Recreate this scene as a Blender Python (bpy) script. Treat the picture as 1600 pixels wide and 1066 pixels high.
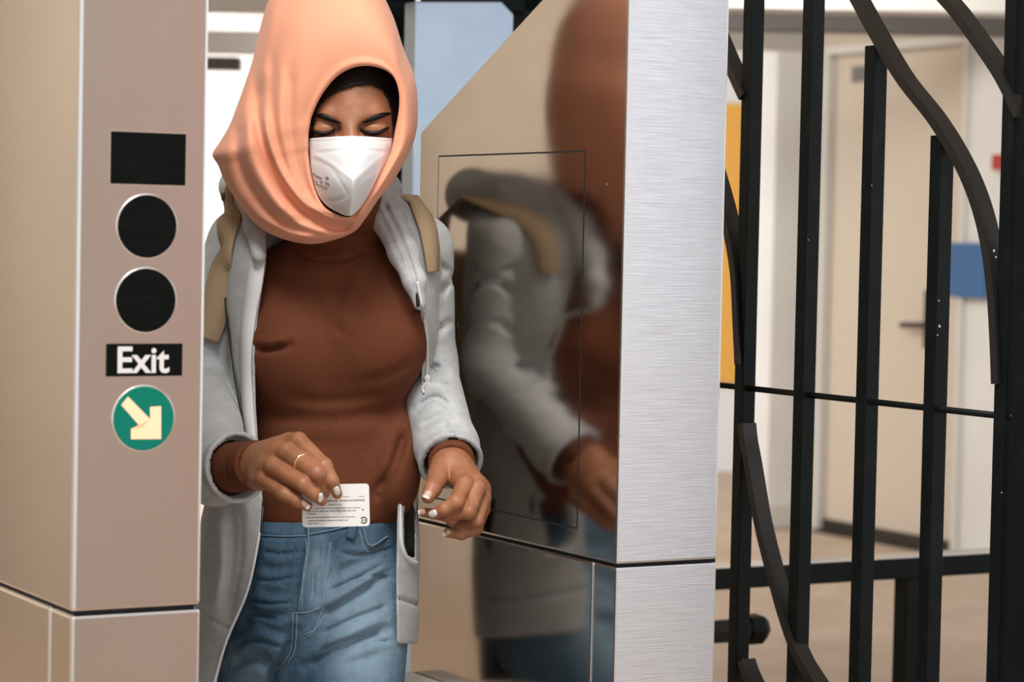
import bpy, bmesh, math, random
import numpy as np
from mathutils import Vector, Matrix
random.seed(4); np.random.seed(4)
for o in list(bpy.data.objects): bpy.data.objects.remove(o)
scene = bpy.context.scene
COL = scene.collection

# ------------------------------------------------------------------ camera
FPX = 4000.0; CX, CY = 800.0, 533.0; CAMZ = 1.37
PITCH = math.atan((533-365)/FPX); ROLL = math.radians(1.17)
cam_d = bpy.data.cameras.new('camera'); cam = bpy.data.objects.new('camera', cam_d); COL.objects.link(cam)
cam_d.sensor_width = 36; cam_d.lens = FPX*36/1600
CM = Matrix.Translation((0, 0, CAMZ)) @ Matrix.Rotation(math.pi/2-PITCH, 4, 'X') @ Matrix.Rotation(ROLL, 4, 'Z')
cam.matrix_world = CM
cam_d.dof.use_dof = True; cam_d.dof.focus_distance = 3.5; cam_d.dof.aperture_fstop = 6.3
cam_d.clip_start = .05
scene.camera = cam
R3 = np.array(CM.to_3x3()); T3 = np.array(CM.translation)

# ------------------------------------------------------------------ world, lights, exposure
w = bpy.data.worlds.new('overcast_sky'); scene.world = w; w.use_nodes = True
bg = w.node_tree.nodes['Background']
bg.inputs[0].default_value = (0.93, 0.96, 1.0, 1); bg.inputs[1].default_value = 0.85
def area(name, loc, target, size, power, col):
    l = bpy.data.lights.new(name, 'AREA'); l.energy = power; l.size = size; l.color = col
    o = bpy.data.objects.new(name, l); COL.objects.link(o); o.location = loc
    o.rotation_euler = (Vector(target)-Vector(loc)).to_track_quat('-Z', 'Y').to_euler()
    return o
area('skylight_key', (-0.5, 1.3, 4.2), (-.35, 3.7, 1.0), 1.4, 135, (1, .96, .91))
area('steel_front_fill', (4.3, 2.1, 1.7), (.2, 3.4, 1.2), 1.9, 11.5, (.90, .95, 1))  # added fill that brightens the right cabinet's steel front, no opening built
area('wall_fill', (-2.6, 6.6, 2.9), (-5, 7.2, 1.3), 1.5, 125, (1, .95, .88))  # added fill that lifts the left wall mirrored in the steel
area('wall_fill', (0.6, 9.6, 2.9), (1.3, 11.6, .9), 2.0, 66, (1, .98, .95))  # added fill that brightens the background around the door
area('wall_fill', (-2.2, 12.0, 2.9), (-2.0, 14.8, 1.2), 2.5, 240, (1, 1, 1))  # added fill that keeps the far left background white
scene.view_settings.view_transform = 'Standard'; scene.view_settings.look = 'None'
scene.view_settings.exposure = 0.32; scene.view_settings.gamma = 1; scene.view_settings.use_curve_mapping = False

# ------------------------------------------------------------------ helpers: pixels, materials, meshes
def toW(q): return np.asarray(q, float) @ R3.T + T3            # camera frame -> world
def toC(p): return (np.asarray(p, float) - T3) @ R3
def J(px, py, d): return np.array([(px-CX)/FPX*d, -(py-CY)/FPX*d, -d])   # point at a camera distance, camera frame
def W(px, py, d): return toW(J(px, py, d))
def ray(px, py): return R3 @ np.array([(px-CX)/FPX, -(py-CY)/FPX, -1.0])
def onplane(px, py, pt, n):
    r = ray(px, py); n = np.asarray(n, float); t = ((np.asarray(pt)-T3) @ n)/(r @ n); return T3 + r*t

def mat(name, col, rough=.6, metal=0, **k):
    m = bpy.data.materials.new(name); m.use_nodes = True
    nt = m.node_tree; b = nt.nodes['Principled BSDF']
    b.inputs['Base Color'].default_value = (*col, 1); b.inputs['Roughness'].default_value = rough; b.inputs['Metallic'].default_value = metal
    N = nt.nodes.new; L = nt.links.new
    if k.get('emit'):
        b.inputs['Emission Color'].default_value = (*k['emit'], 1); b.inputs['Emission Strength'].default_value = k.get('estr', 1)
    if k.get('sss'):
        b.inputs['Subsurface Weight'].default_value = k['sss']; b.inputs['Subsurface Radius'].default_value = (.9, .35, .2); b.inputs['Subsurface Scale'].default_value = .008
    if k.get('sheen'): b.inputs['Sheen Weight'].default_value = k['sheen']; b.inputs['Sheen Roughness'].default_value = .5
    if k.get('spec') is not None: b.inputs['Specular IOR Level'].default_value = k['spec']
    if k.get('aniso'): b.inputs['Anisotropic'].default_value = k['aniso']
    tc = N('ShaderNodeTexCoord')
    def noise(scale, stretch=(1, 1, 1), detail=4, rough=.55):
        mp = N('ShaderNodeMapping'); mp.inputs['Scale'].default_value = stretch
        if k.get('rotz'): mp.inputs['Rotation'].default_value = (0, 0, k['rotz'])
        L(tc.outputs['Object'], mp.inputs[0]); n = N('ShaderNodeTexNoise')
        n.inputs['Scale'].default_value = scale; n.inputs['Detail'].default_value = detail; n.inputs['Roughness'].default_value = rough
        L(mp.outputs[0], n.inputs[0]); return n
    src = None
    for (c2, sc, st, lo, hi) in k.get('mix', []):              # colour variation of the thing itself
        n = noise(sc, st); r = N('ShaderNodeValToRGB'); r.color_ramp.elements[0].position = lo; r.color_ramp.elements[1].position = hi
        L(n.outputs[0], r.inputs[0]); mx = N('ShaderNodeMix'); mx.data_type = 'RGBA'
        if src is None: mx.inputs[6].default_value = (*col, 1)
        else: L(src, mx.inputs[6])
        mx.inputs[7].default_value = (*c2, 1); L(r.outputs[0], mx.inputs[0]); src = mx.outputs[2]
    for (cen, rad, c2, amt) in k.get('fade', []):             # worn pale patches
        vd = N('ShaderNodeVectorMath'); vd.operation = 'SUBTRACT'; L(tc.outputs['Object'], vd.inputs[0]); vd.inputs[1].default_value = tuple(cen)
        vs_ = N('ShaderNodeVectorMath'); vs_.operation = 'DIVIDE'; L(vd.outputs[0], vs_.inputs[0]); vs_.inputs[1].default_value = rad
        vl = N('ShaderNodeVectorMath'); vl.operation = 'LENGTH'; L(vs_.outputs[0], vl.inputs[0])
        mr = N('ShaderNodeMapRange'); mr.interpolation_type = 'SMOOTHSTEP'; L(vl.outputs['Value'], mr.inputs[0]); mr.inputs[1].default_value = 1.0; mr.inputs[2].default_value = .2
        mr.inputs[3].default_value = 0; mr.inputs[4].default_value = amt
        n = noise(60, (1, 1, .35)); ml = N('ShaderNodeMath'); ml.operation = 'MULTIPLY_ADD'; L(n.outputs[0], ml.inputs[0]); ml.inputs[1].default_value = .9; ml.inputs[2].default_value = .55
        mm = N('ShaderNodeMath'); mm.operation = 'MULTIPLY'; mm.use_clamp = True; L(mr.outputs[0], mm.inputs[0]); L(ml.outputs[0], mm.inputs[1])
        mx = N('ShaderNodeMix'); mx.data_type = 'RGBA'; L(src, mx.inputs[6]); mx.inputs[7].default_value = (*c2, 1); L(mm.outputs[0], mx.inputs[0]); src = mx.outputs[2]
    if src is not None: L(src, b.inputs['Base Color'])
    if k.get('rmix'):
        (r2, sc, st) = k['rmix']; n = noise(sc, st); mr = N('ShaderNodeMapRange'); mr.inputs[1].default_value = .3; mr.inputs[2].default_value = .7
        mr.inputs[3].default_value = rough; mr.inputs[4].default_value = r2; L(n.outputs[0], mr.inputs[0]); L(mr.outputs[0], b.inputs['Roughness'])
    prev = None
    for (sc, st, strength, dist) in k.get('bump', []):
        n = noise(sc, st, 3); bp = N('ShaderNodeBump'); bp.inputs['Strength'].default_value = strength; bp.inputs['Distance'].default_value = dist
        L(n.outputs[0], bp.inputs['Height'])
        if prev is not None: L(prev, bp.inputs['Normal'])
        prev = bp.outputs[0]
    if prev is not None: L(prev, b.inputs['Normal'])
    return m

def link(name, me, m=None, parent=None, smooth=False):
    o = bpy.data.objects.new(name, me); COL.objects.link(o)
    if m is not None:
        for x in (m if isinstance(m, (list, tuple)) else [m]): me.materials.append(x)
    if smooth: me.polygons.foreach_set('use_smooth', np.ones(len(me.polygons), bool))
    if parent is not None:
        o.parent = parent; o.matrix_parent_inverse = parent.matrix_world.inverted()
    return o
def tag(o, label, cat=None, group=None, kind=None):
    if label: o['label'] = label
    if cat: o['category'] = cat
    if group: o['group'] = group
    if kind: o['kind'] = kind
    return o
def empty(name, loc, label, cat, group=None):
    o = bpy.data.objects.new(name, None); COL.objects.link(o); o.location = loc; o.empty_display_size = .1
    o.matrix_world = Matrix.Translation(loc)
    return tag(o, label, cat, group)
def pym(name, V, F):
    me = bpy.data.meshes.new(name); me.from_pydata([tuple(map(float, v)) for v in V], [], F); me.update(); return me
def fastmesh(name, V, Q):
    me = bpy.data.meshes.new(name); V = np.asarray(V, np.float32); Q = np.asarray(Q, np.int32)
    me.vertices.add(len(V)); me.vertices.foreach_set('co', V.ravel())
    me.loops.add(Q.size); me.loops.foreach_set('vertex_index', Q.ravel())
    me.polygons.add(len(Q)); me.polygons.foreach_set('loop_start', np.arange(0, Q.size, Q.shape[1], dtype=np.int32))
    me.update(calc_edges=True); me.validate(); return me
def bevel(me, w, seg=2):
    bm = bmesh.new(); bm.from_mesh(me); bmesh.ops.recalc_face_normals(bm, faces=bm.faces)
    bmesh.ops.bevel(bm, geom=list(bm.edges), offset=w, segments=seg, affect='EDGES', profile=.5, clamp_overlap=True)
    bm.to_mesh(me); bm.free(); return me
def prism(name, poly, ext, bev=0, seg=2):
    """poly: list of 3D points (planar), ext: extrusion vector"""
    n = len(poly); ext = np.asarray(ext, float)
    V = [np.asarray(p, float) for p in poly] + [np.asarray(p, float)+ext for p in poly]
    F = [list(range(n))[::-1], list(range(n, 2*n))] + [[i, (i+1) % n, n+(i+1) % n, n+i] for i in range(n)]
    me = pym(name, V, F)
    bm = bmesh.new(); bm.from_mesh(me); bmesh.ops.recalc_face_normals(bm, faces=bm.faces); bm.to_mesh(me); bm.free()
    return bevel(me, bev, seg) if bev else me
def obox(name, c, ax, ay, az, bev=0):
    """box: centre, three half-extent vectors"""
    c, ax, ay, az = [np.asarray(v, float) for v in (c, ax, ay, az)]
    return prism(name, [c-ax-ay-az, c+ax-ay-az, c+ax+ay-az, c-ax+ay-az], 2*az, bev)
def box(name, lo, hi, bev=0):
    lo = np.asarray(lo, float); hi = np.asarray(hi, float); c = (lo+hi)/2; h = (hi-lo)/2
    return obox(name, c, (h[0], 0, 0), (0, h[1], 0), (0, 0, h[2]), bev)
def spline(pts, n, closed=False):
    """Catmull-Rom through rows of pts, n samples"""
    p = np.asarray(pts, float); m = len(p)
    if closed: t = np.arange(n)*m/n; g = lambda i: p[i % m]
    else: t = np.linspace(0, m-1-1e-9, n); g = lambda i: p[np.clip(i, 0, m-1)]
    i = np.floor(t).astype(int); f = (t-i)[:, None]
    a, b, c, d = g(i-1), g(i), g(i+1), g(i+2)
    return .5*((2*b)+(c-a)*f+(2*a-5*b+4*c-d)*f**2+(-a+3*b-3*c+d)*f**3)
def tube(name, pts, r, sides=8, ref=None, flat=None):
    """round tube (or flat bar if flat=(half in-plane, half along ref)) along points"""
    p = np.asarray(pts, float); n = len(p); t = np.gradient(p, axis=0); t /= np.linalg.norm(t, axis=1)[:, None]
    ref = np.array([.13, .2, .97]) if ref is None else np.asarray(ref, float)
    u = np.cross(t, ref); u /= np.linalg.norm(u, axis=1)[:, None]; v = np.cross(u, t)
    rr = np.broadcast_to(np.asarray(r, float), (n,))
    V = []
    if flat: prof = [(-flat[0], -flat[1]), (flat[0], -flat[1]), (flat[0], flat[1]), (-flat[0], flat[1])]
    else: prof = [(math.cos(2*math.pi*k/sides), math.sin(2*math.pi*k/sides)) for k in range(sides)]
    s = len(prof)
    for i in range(n):
        for (a, b) in prof:
            k = 1 if flat else rr[i]
            V.append(p[i]+u[i]*a*k+v[i]*b*k)
    F = [[i*s+k, i*s+(k+1) % s, (i+1)*s+(k+1) % s, (i+1)*s+k] for i in range(n-1) for k in range(s)]
    F += [list(range(s))[::-1], [(n-1)*s+k for k in range(s)]]
    me = pym(name, V, F)
    bm = bmesh.new(); bm.from_mesh(me); bmesh.ops.recalc_face_normals(bm, faces=bm.faces); bm.to_mesh(me); bm.free()
    return me
def lathe(name, c, axis, prof, seg=40):
    """revolve (radius, height) pairs about axis from c"""
    c = np.asarray(c, float); a = np.asarray(axis, float)/np.linalg.norm(axis)
    u = np.cross(a, [0.3, .1, .9]); u /= np.linalg.norm(u); v = np.cross(a, u)
    V = []; n = len(prof)
    for (r, h) in prof:
        for k in range(seg):
            th = 2*math.pi*k/seg; V.append(c+a*h+(u*math.cos(th)+v*math.sin(th))*r)
    F = [[i*seg+k, i*seg+(k+1) % seg, (i+1)*seg+(k+1) % seg, (i+1)*seg+k] for i in range(n-1) for k in range(seg)]
    F += [list(range(seg))[::-1], [(n-1)*seg+k for k in range(seg)]]
    me = pym(name, V, F)
    bm = bmesh.new(); bm.from_mesh(me); bmesh.ops.recalc_face_normals(bm, faces=bm.faces); bm.to_mesh(me); bm.free(); return me
def textmesh(name, body, size, bold=0, ext=.0004, shear=0):
    cu = bpy.data.curves.new(name, 'FONT'); cu.body = body; cu.size = size; cu.offset = bold; cu.extrude = ext; cu.shear = shear
    cu.align_x = 'CENTER'; cu.align_y = 'CENTER'; cu.resolution_u = 6
    o = bpy.data.objects.new(name, cu); COL.objects.link(o); bpy.context.view_layer.update()
    me = bpy.data.meshes.new_from_object(o.evaluated_get(bpy.context.evaluated_depsgraph_get()))
    bpy.data.objects.remove(o); me.name = name; return me
def place_flat(me, c, right, up):
    r = Vector(right).normalized(); u = Vector(up).normalized(); n = r.cross(u)
    me.transform(Matrix.Translation(Vector(c)) @ Matrix((r, u, n)).transposed().to_4x4()); return me

# ------------------------------------------------------------------ materials
TH = math.radians(29.5)
AW = np.array([-math.sin(TH), math.cos(TH), 0]); BW = np.array([math.cos(TH), math.sin(TH), 0])   # along / across the passage
NS = -BW; NF = -AW; UP = np.array([0, 0, 1.0])
M = {}
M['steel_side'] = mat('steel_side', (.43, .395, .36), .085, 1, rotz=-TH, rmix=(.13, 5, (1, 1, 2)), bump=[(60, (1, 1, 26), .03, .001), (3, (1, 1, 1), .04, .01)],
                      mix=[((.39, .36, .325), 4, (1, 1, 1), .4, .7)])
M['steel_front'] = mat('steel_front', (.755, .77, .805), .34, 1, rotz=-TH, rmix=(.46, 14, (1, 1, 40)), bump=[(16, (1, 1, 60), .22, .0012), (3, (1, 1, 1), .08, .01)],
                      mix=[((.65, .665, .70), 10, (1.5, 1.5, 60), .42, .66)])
M['steel_left_side'] = mat('steel_left_side', (.50, .47, .43), .15, 1, rotz=-TH, bump=[(60, (1, 1, 20), .03, .001)], mix=[((.46, .43, .39), 2.5, (1, 1, 1), .35, .75)])
M['steel_left'] = mat('steel_left', (.60, .565, .535), .25, 1, rotz=-TH, bump=[(60, (1, 1, 20), .04, .001)],
                      mix=[((.56, .53, .50), 2.5, (1, 1, 1), .35, .75)])
M['steel_rim'] = mat('steel_rim', (.78, .76, .73), .25, 1)
M['gap'] = mat('gap', (.01, .01, .01), .8)
M['black_plate'] = mat('black_plate', (.003, .0035, .0035), .5, 0, spec=.06, mix=[((.005, .006, .005), 30, (1, 1, 8), .4, .7)])
M['white_print'] = mat('white_print', (.66, .65, .63), .5)
M['green_lens'] = mat('green_lens', (.0, .13, .09), .35, 0, spec=.2, emit=(0, .25, .17), estr=.15)
M['arrow_lit'] = mat('arrow_lit', (.82, .48, .30), .5, 0, spec=.2, emit=(1.0, .55, .34), estr=.42)
M['fence'] = mat('fence', (.003, .005, .005), .45, 0, spec=.12, bump=[(40, (1, 1, 1), .15, .002)], mix=[((.006, .008, .008), 20, (1, 1, 1), .5, .7)])
M['scroll'] = mat('scroll', (.014, .012, .010), .40, 0, spec=.3, bump=[(40, (1, 1, 1), .15, .002)])
M['fence_chip'] = mat('fence_chip', (.45, .53, .55), .6)
M['ledge'] = mat('ledge', (.92, .93, .94), .35)
M['blue_steel'] = mat('blue_steel', (.36, .44, .54), .35, .6, bump=[(20, (1, 1, 1), .1, .003)], mix=[((.42, .50, .58), 6, (1, 1, 1), .4, .7)])
M['dark_frame'] = mat('dark_frame', (.004, .009, .008), .6, 0, spec=.12)
M['skin'] = mat('skin', (.34, .143, .068), .5, 0, sss=.10, mix=[((.275, .105, .048), 45, (1, 1, 1), .42, .68)], bump=[(420, (1, 1, 1), .12, .0008)])
M['hair'] = mat('hair', (.006, .004, .003), .5, 0, spec=.2, bump=[(300, (1, 1, .3), .3, .001)])
M['peach'] = mat('peach', (.79, .345, .21), .75, 0, sheen=.15, bump=[(900, (1, 1, 1), .10, .0005), (16, (1, 1, .6), .10, .01)])
M['mask'] = mat('mask', (.80, .81, .83), .75, 0, bump=[(700, (1, 1, 1), .12, .0005)])
M['mask_print'] = mat('mask_print', (.12, .12, .13), .8)
M['brown'] = mat('brown', (.134, .041, .0175), .85, 0, spec=.25, bump=[(900, (1, 1, 1), .12, .0005), (22, (1, 1, 1), .10, .008)], mix=[((.118, .035, .015), 300, (1, 1, 1), .4, .7)])
M['hoodie'] = mat('hoodie', (.44, .455, .465), .9, 0, sheen=.15, bump=[(600, (1, 1, 1), .2, .0008), (18, (1, 1, 1), .16, .012)],
                  mix=[((.35, .365, .375), 700, (1, 1, .5), .42, .62), ((.49, .50, .505), 30, (1, 1, 2.5), .45, .75)])
M['lining'] = mat('lining', (.70, .715, .73), .95, 0, bump=[(700, (1, 1, 1), .2, .0008)])
M['pocket_shade_dark'] = mat('pocket_shade_dark', (.02, .022, .022), .9)  # near-black that paints the shade inside the hoodie pocket
M['zip'] = mat('zip', (.05, .05, .05), .4, .7)
M['cord'] = mat('cord', (.60, .60, .59), .9, bump=[(900, (1, 1, 1), .3, .0006)])
M['strap'] = mat('strap', (.40, .29, .175), .9, 0, bump=[(500, (1, 1, 1), .25, .0008)], mix=[((.36, .26, .155), 300, (1, 1, 1), .4, .7)])
M['denim'] = mat('denim', (.038, .095, .158), .9, 0, fade=[(W(572, 985, 3.58), (.085, .3, .15), (.22, .325, .415), .9), (W(375, 1050, 3.6), (.06, .3, .06), (.19, .285, .37), .8), (W(500, 900, 3.58), (.03, .3, .07), (.21, .31, .395), .7)], bump=[(700, (1, 1, .5), .35, .001), (34, (1, 1, 1.7), .5, .006)],
                 mix=[((.088, .165, .24), 9, (1, .6, .8), .42, .72), ((.022, .05, .082), 420, (1, 1, .35), .45, .75), ((.080, .155, .23), 30, (1, 1, .3), .5, .75)])
M['stitch'] = mat('stitch', (.22, .30, .36), .9)
M['denim_dark'] = mat('denim_dark', (.045, .10, .165), .9, 0, bump=[(700, (1, 1, .5), .25, .0008)])
M['nail'] = mat('nail', (.55, .36, .29), .25)
M['nail_glitter'] = mat('nail_glitter', (.62, .60, .56), .25, .3, mix=[((.9, .9, .88), 900, (1, 1, 1), .5, .55)], bump=[(900, (1, 1, 1), .5, .0006)])
M['nail_tip'] = mat('nail_tip', (.86, .84, .81), .2)
M['gold'] = mat('gold', (.95, .72, .42), .2, 1)
M['card'] = mat('card', (.74, .735, .71), .4)
M['ink'] = mat('ink', (.02, .02, .02), .6)
M['ink_grey'] = mat('ink_grey', (.17, .165, .15), .6)
M['shoe'] = mat('shoe', (.7, .7, .69), .7)
M['sole'] = mat('sole', (.85, .85, .84), .6)
M['floor'] = mat('floor', (.47, .355, .27), .55, 0, mix=[((.38, .28, .205), 1.2, (1, 1, 1), .4, .65), ((.53, .42, .33), 5, (1, 1, 1), .5, .75)], bump=[(60, (1, 1, 1), .1, .005)])
M['beige'] = mat('beige', (.56, .485, .395), .7, 0, mix=[((.52, .45, .365), 2, (1, 1, 1), .4, .7)])
M['tan_wall'] = mat('tan_wall', (.68, .60, .51), .8, 0, mix=[((.60, .52, .43), 1.5, (1, 1, 1), .4, .7)])
M['white_wall'] = mat('white_wall', (.78, .78, .76), .7, 0, mix=[((.72, .72, .70), 2, (1, 1, 1), .4, .7)])
M['door'] = mat('door', (.62, .54, .44), .5)
M['trim'] = mat('trim', (.66, .64, .60), .5)
M['orange'] = mat('orange', (.78, .40, .07), .5)
M['blue_sign'] = mat('blue_sign', (.03, .13, .33), .5)
M['red_sign'] = mat('red_sign', (.45, .04, .03), .5)
M['dark_metal'] = mat('dark_metal', (.05, .042, .035), .4, .5)
M['pink'] = mat('pink', (.80, .20, .15), .6)
M['pilaster'] = mat('pilaster', (.22, .155, .105), .7)
M['beam'] = mat('beam', (.62, .60, .56), .6)
M['beam_dark'] = mat('beam_dark', (.10, .09, .08), .6)

# ------------------------------------------------------------------ setting
def struct(name, me, m, label=None, parent=None):
    o = link(name, me, m, parent)
    if parent is None: o['kind'] = 'structure'
    if label: o['label'] = label
    return o
struct('floor', box('floor', (-9, -4, -.1), (9, 19, 0)), M['floor'], 'brown concrete station floor')

# wall that carries the beige door: runs along the passage direction
D0 = onplane(1287, 831, (0, 0, 0), UP); D0[2] = 0
NW = NS
def wallpt(px, py, off=0): return onplane(px, py, D0+NW*off, NW)
def wall_slab(px0, px1, z0, z1, off0, off1, name, m, parent=None, py=500, label=None, bev=0):
    a = wallpt(px0, py); b = wallpt(px1, py)
    a[2] = b[2] = 0
    poly = [a+NW*off0+UP*z0, b+NW*off0+UP*z0, b+NW*off0+UP*z1, a+NW*off0+UP*z1]
    return poly, NW*(off1-off0)
def wslab(name, px0, px1, z0, z1, off0, off1, m, parent=None, bev=0):
    poly, e = wall_slab(px0, px1, z0, z1, off0, off1, name, m)
    return link(name, prism(name, poly, e, bev), m, parent)
zdoor = wallpt(1400, 78)[2]
wr = wslab('wall_right', 1262, 1283, 0, 3.4, 0, -.16, M['beige']); tag(wr, 'beige wall beside the door', kind='structure')
wr2 = wslab('wall_right_far', 1508, 2600, 0, 3.4, 0, -.16, M['white_wall']); wr2['kind'] = 'structure'; wr2.name = 'wall_right'
wr3 = wslab('wall_right', 1283, 1508, zdoor+.04, 3.4, 0, -.16, M['beige']); wr3['kind'] = 'structure'
door = wslab('door_1', 1290, 1500, .012, zdoor, -.02, -.07, M['door'], None, .004); tag(door, 'beige steel door with dark lever handle', kind='structure')
for (a, b, z0, z1) in ((1283, 1290, 0, zdoor+.04), (1500, 1508, 0, zdoor+.04), (1290, 1500, zdoor, zdoor+.04)):
    f = wslab('door_frame', a, b, z0, z1, .025, -.1, M['trim'], door, .003)
wslab('door_threshold', 1290, 1500, 0, .012, .05, -.1, M['dark_metal'], door)
hz = wallpt(1455, 500)[2]
wslab('handle_plate', 1441, 1452, hz-.13, hz+.13, -.018, -.006, M['dark_metal'], door, .002)
hp = wallpt(1446, 508, .03); hq = wallpt(1408, 508, .03)
link('lever_handle', tube('lever_handle', spline([wallpt(1446, 508, -.02), hp, (hp+hq)/2, hq], 14), .013, 10), M['dark_metal'], door, True)
wslab('door_plaque', 1318, 1345, wallpt(1330, 128)[2], wallpt(1330, 104)[2], -.018, -.01, M['ink_grey'], door)
wslab('kick_strip', 1290, 1500, .012, .06, -.02, -.012, M['dark_metal'], door)
s = wslab('blue_notice', 1490, 1548, wallpt(1520, 465)[2], wallpt(1520, 380)[2], .027, .04, M['blue_sign'], None, .002)
tag(s, 'plain blue notice board right of the beige door handle', 'sign')
s = wslab('red_box', 1556, 1574, wallpt(1562, 266)[2], wallpt(1562, 242)[2], .002, .05, M['red_sign'], None, .004)
tag(s, 'small red box high on the white wall by the fence post', 'box')

# white column left of the door
c = W(1214, 500, 12.2); c[2] = 0
o = struct('trim_1', obox('trim_1', c+UP*1.5, BW*.115, AW*.115, UP*1.5, .01), M['white_wall'], 'white painted column left of the beige door')
link('column_base', obox('column_base', c+UP*.06, BW*.13, AW*.13, UP*.06, .01), M['trim'], o)
# back wall
yb = 15.0
struct('wall_back', box('wall_back', (-9, yb, 0), (9, yb+.2, 3.6)), M['white_wall'], 'pale wall at the far end')
def backbox(name, px0, py0, px1, py1, d, th, m, label, cat, parent=None):
    n = np.array([0, -1, 0]); p = [onplane(px0, py1, (0, d, 0), n), onplane(px1, py1, (0, d, 0), n), onplane(px1, py0, (0, d, 0), n), onplane(px0, py0, (0, d, 0), n)]
    lo = np.min(p, 0); hi = np.max(p, 0)
    o = link(name, box(name, (lo[0], d-th, lo[2]), (hi[0], d, hi[2]), .004), m, parent)
    if cat: tag(o, label, cat)
    return o
backbox('orange_board', 1092, 163, 1166, 597, yb-.003, .04, M['orange'], 'tall orange panel on the far wall behind the fence', 'board')
backbox('skirting', 1040, 815, 1190, 846, yb-.003, .03, M['trim'], None, None, bpy.data.objects['wall_back'])
# canopy beams overhead far away
def beam(px0, py0, px1, py1, d, th, m, label):
    return backbox('canopy_beam', px0, py0, px1, py1, d, th, m, label, 'beam')
beam(900, -30, 1750, 14, 10.2, .2, M['beam'], 'pale canopy beam, lowest and nearest at the top right')
beam(1050, 22, 1800, 48, 10.9, .12, M['beam_dark'], 'dark canopy pipe under the pale beam at top right')
beam(900, 52, 1262, 74, 11.2, .1, M['beam'], 'thin pale canopy beam above the white column')
beam(100, -40, 700, 16, 9.0, .2, M['beam'], 'pale canopy beam at the top left behind the scarf')
beam(100, 92, 378, 106, 9.5, .1, M['beam_dark'], 'dark thin canopy pipe left of the peach scarf')
beam(100, 58, 700, 80, 10.0, .1, M['beam'], 'thin pale canopy beam left of the peach scarf')
struct('shade_roof', box('shade_roof', (-5.2, 2.7, 3.05), (3.6, 15.2, 3.2)), M['beam'], 'unseen canopy roof added to shade the passage')  # roof added to cut top light and darken the mirrored figure
# side walls of the station that the steel mirrors
struct('wall_left', box('wall_left', (-5.2, 1.5, 0), (-5.0, 15, 3.2)), M['tan_wall'], 'tan station wall on the left')
pst = link('pink_reflector', box('pink_reflector', (2.86, .62, .3), (2.897, 1.09, 2.6), .004), M['pink'])  # unseen board, added for the pink tinge on the left steel
tag(pst, 'unseen salmon pink board added to tint the left cabinet front', 'board')
for i_, yy in enumerate((5.7, 7.1, 8.7, 10.6)):  # pilasters added so the steel mirrors darker vertical bands
    struct('trim_%d' % (i_+2), box('trim', (-5.0, yy, 0), (-4.88, yy+.42, 3.04), .01), M['pilaster'], 'unseen brown pilaster added on the left wall to band the steel')
struct('wall_front', box('wall_front', (2.9, -3.5, 0), (3.1, 1.1, 3.2)), M['tan_wall'], 'tan wall behind the photographer')

# ------------------------------------------------------------------ stainless turnstile cabinets
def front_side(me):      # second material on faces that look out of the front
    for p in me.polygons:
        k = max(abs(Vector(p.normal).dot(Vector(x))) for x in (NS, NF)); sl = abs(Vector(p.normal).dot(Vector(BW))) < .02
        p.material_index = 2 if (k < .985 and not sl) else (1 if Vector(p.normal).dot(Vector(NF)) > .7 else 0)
def cabinet_block(name, C, prof, width, mats, parent, bev=.004):
    """prof: (t along AW, z) outline of the side; extruded across"""
    me = prism(name, [C+AW*t+UP*z for t, z in prof], BW*width, bev, 2)
    o = link(name, me, mats, parent); front_side(me); return o
# right cabinet
Y0 = 3.375
C0 = W(967, 700, Y0); C0[2] = 0
def sidept(px, py, off=0): return onplane(px, py, C0+NS*off, NS)
def frontpt(px, py, off=0): return onplane(px, py, C0+NF*off, NF)
def st(p): q = p-C0; return (q @ AW, p[2])
zs = onplane(964, 883, C0, np.array([0, -1, 0]))[2]
wR = (frontpt(1120, 880)-C0) @ BW
tr, _ = st(sidept(650, 500)); _, zr = st(sidept(652, 208)); tt, zt = st(sidept(845, 0))
slope = (zt-zr)/(tt-tr); ztop = 2.05; t_top = tr+(ztop-zr)/slope
root = empty('turnstile_cabinet', C0, 'right stainless steel turnstile cabinet with sloped top, mirroring the woman', 'turnstile')
g = .0035
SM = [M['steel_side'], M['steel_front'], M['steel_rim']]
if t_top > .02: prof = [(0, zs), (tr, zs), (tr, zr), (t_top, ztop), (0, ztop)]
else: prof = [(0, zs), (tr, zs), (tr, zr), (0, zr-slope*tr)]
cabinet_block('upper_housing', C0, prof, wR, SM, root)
t1, _ = st(sidept(925, 960))
cabinet_block('base_end_panel', C0, [(0, .02), (t1-.001, .02), (t1-.001, zs-g), (0, zs-g)], wR, SM, root, .003)
cabinet_block('base_side_panel', C0, [(t1+.0015, .02), (tr, .02), (tr, zs-g), (t1+.0015, zs-g)], wR, SM, root, .003)
link('seam_filler', prism('seam_filler', [C0+AW*t+UP*z+BW*.006 for t, z in ((.006, .0), (tr-.006, .0), (tr-.006, zs+.004), (.006, zs+.004))], BW*(wR-.012)), M['gap'], root)
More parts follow.
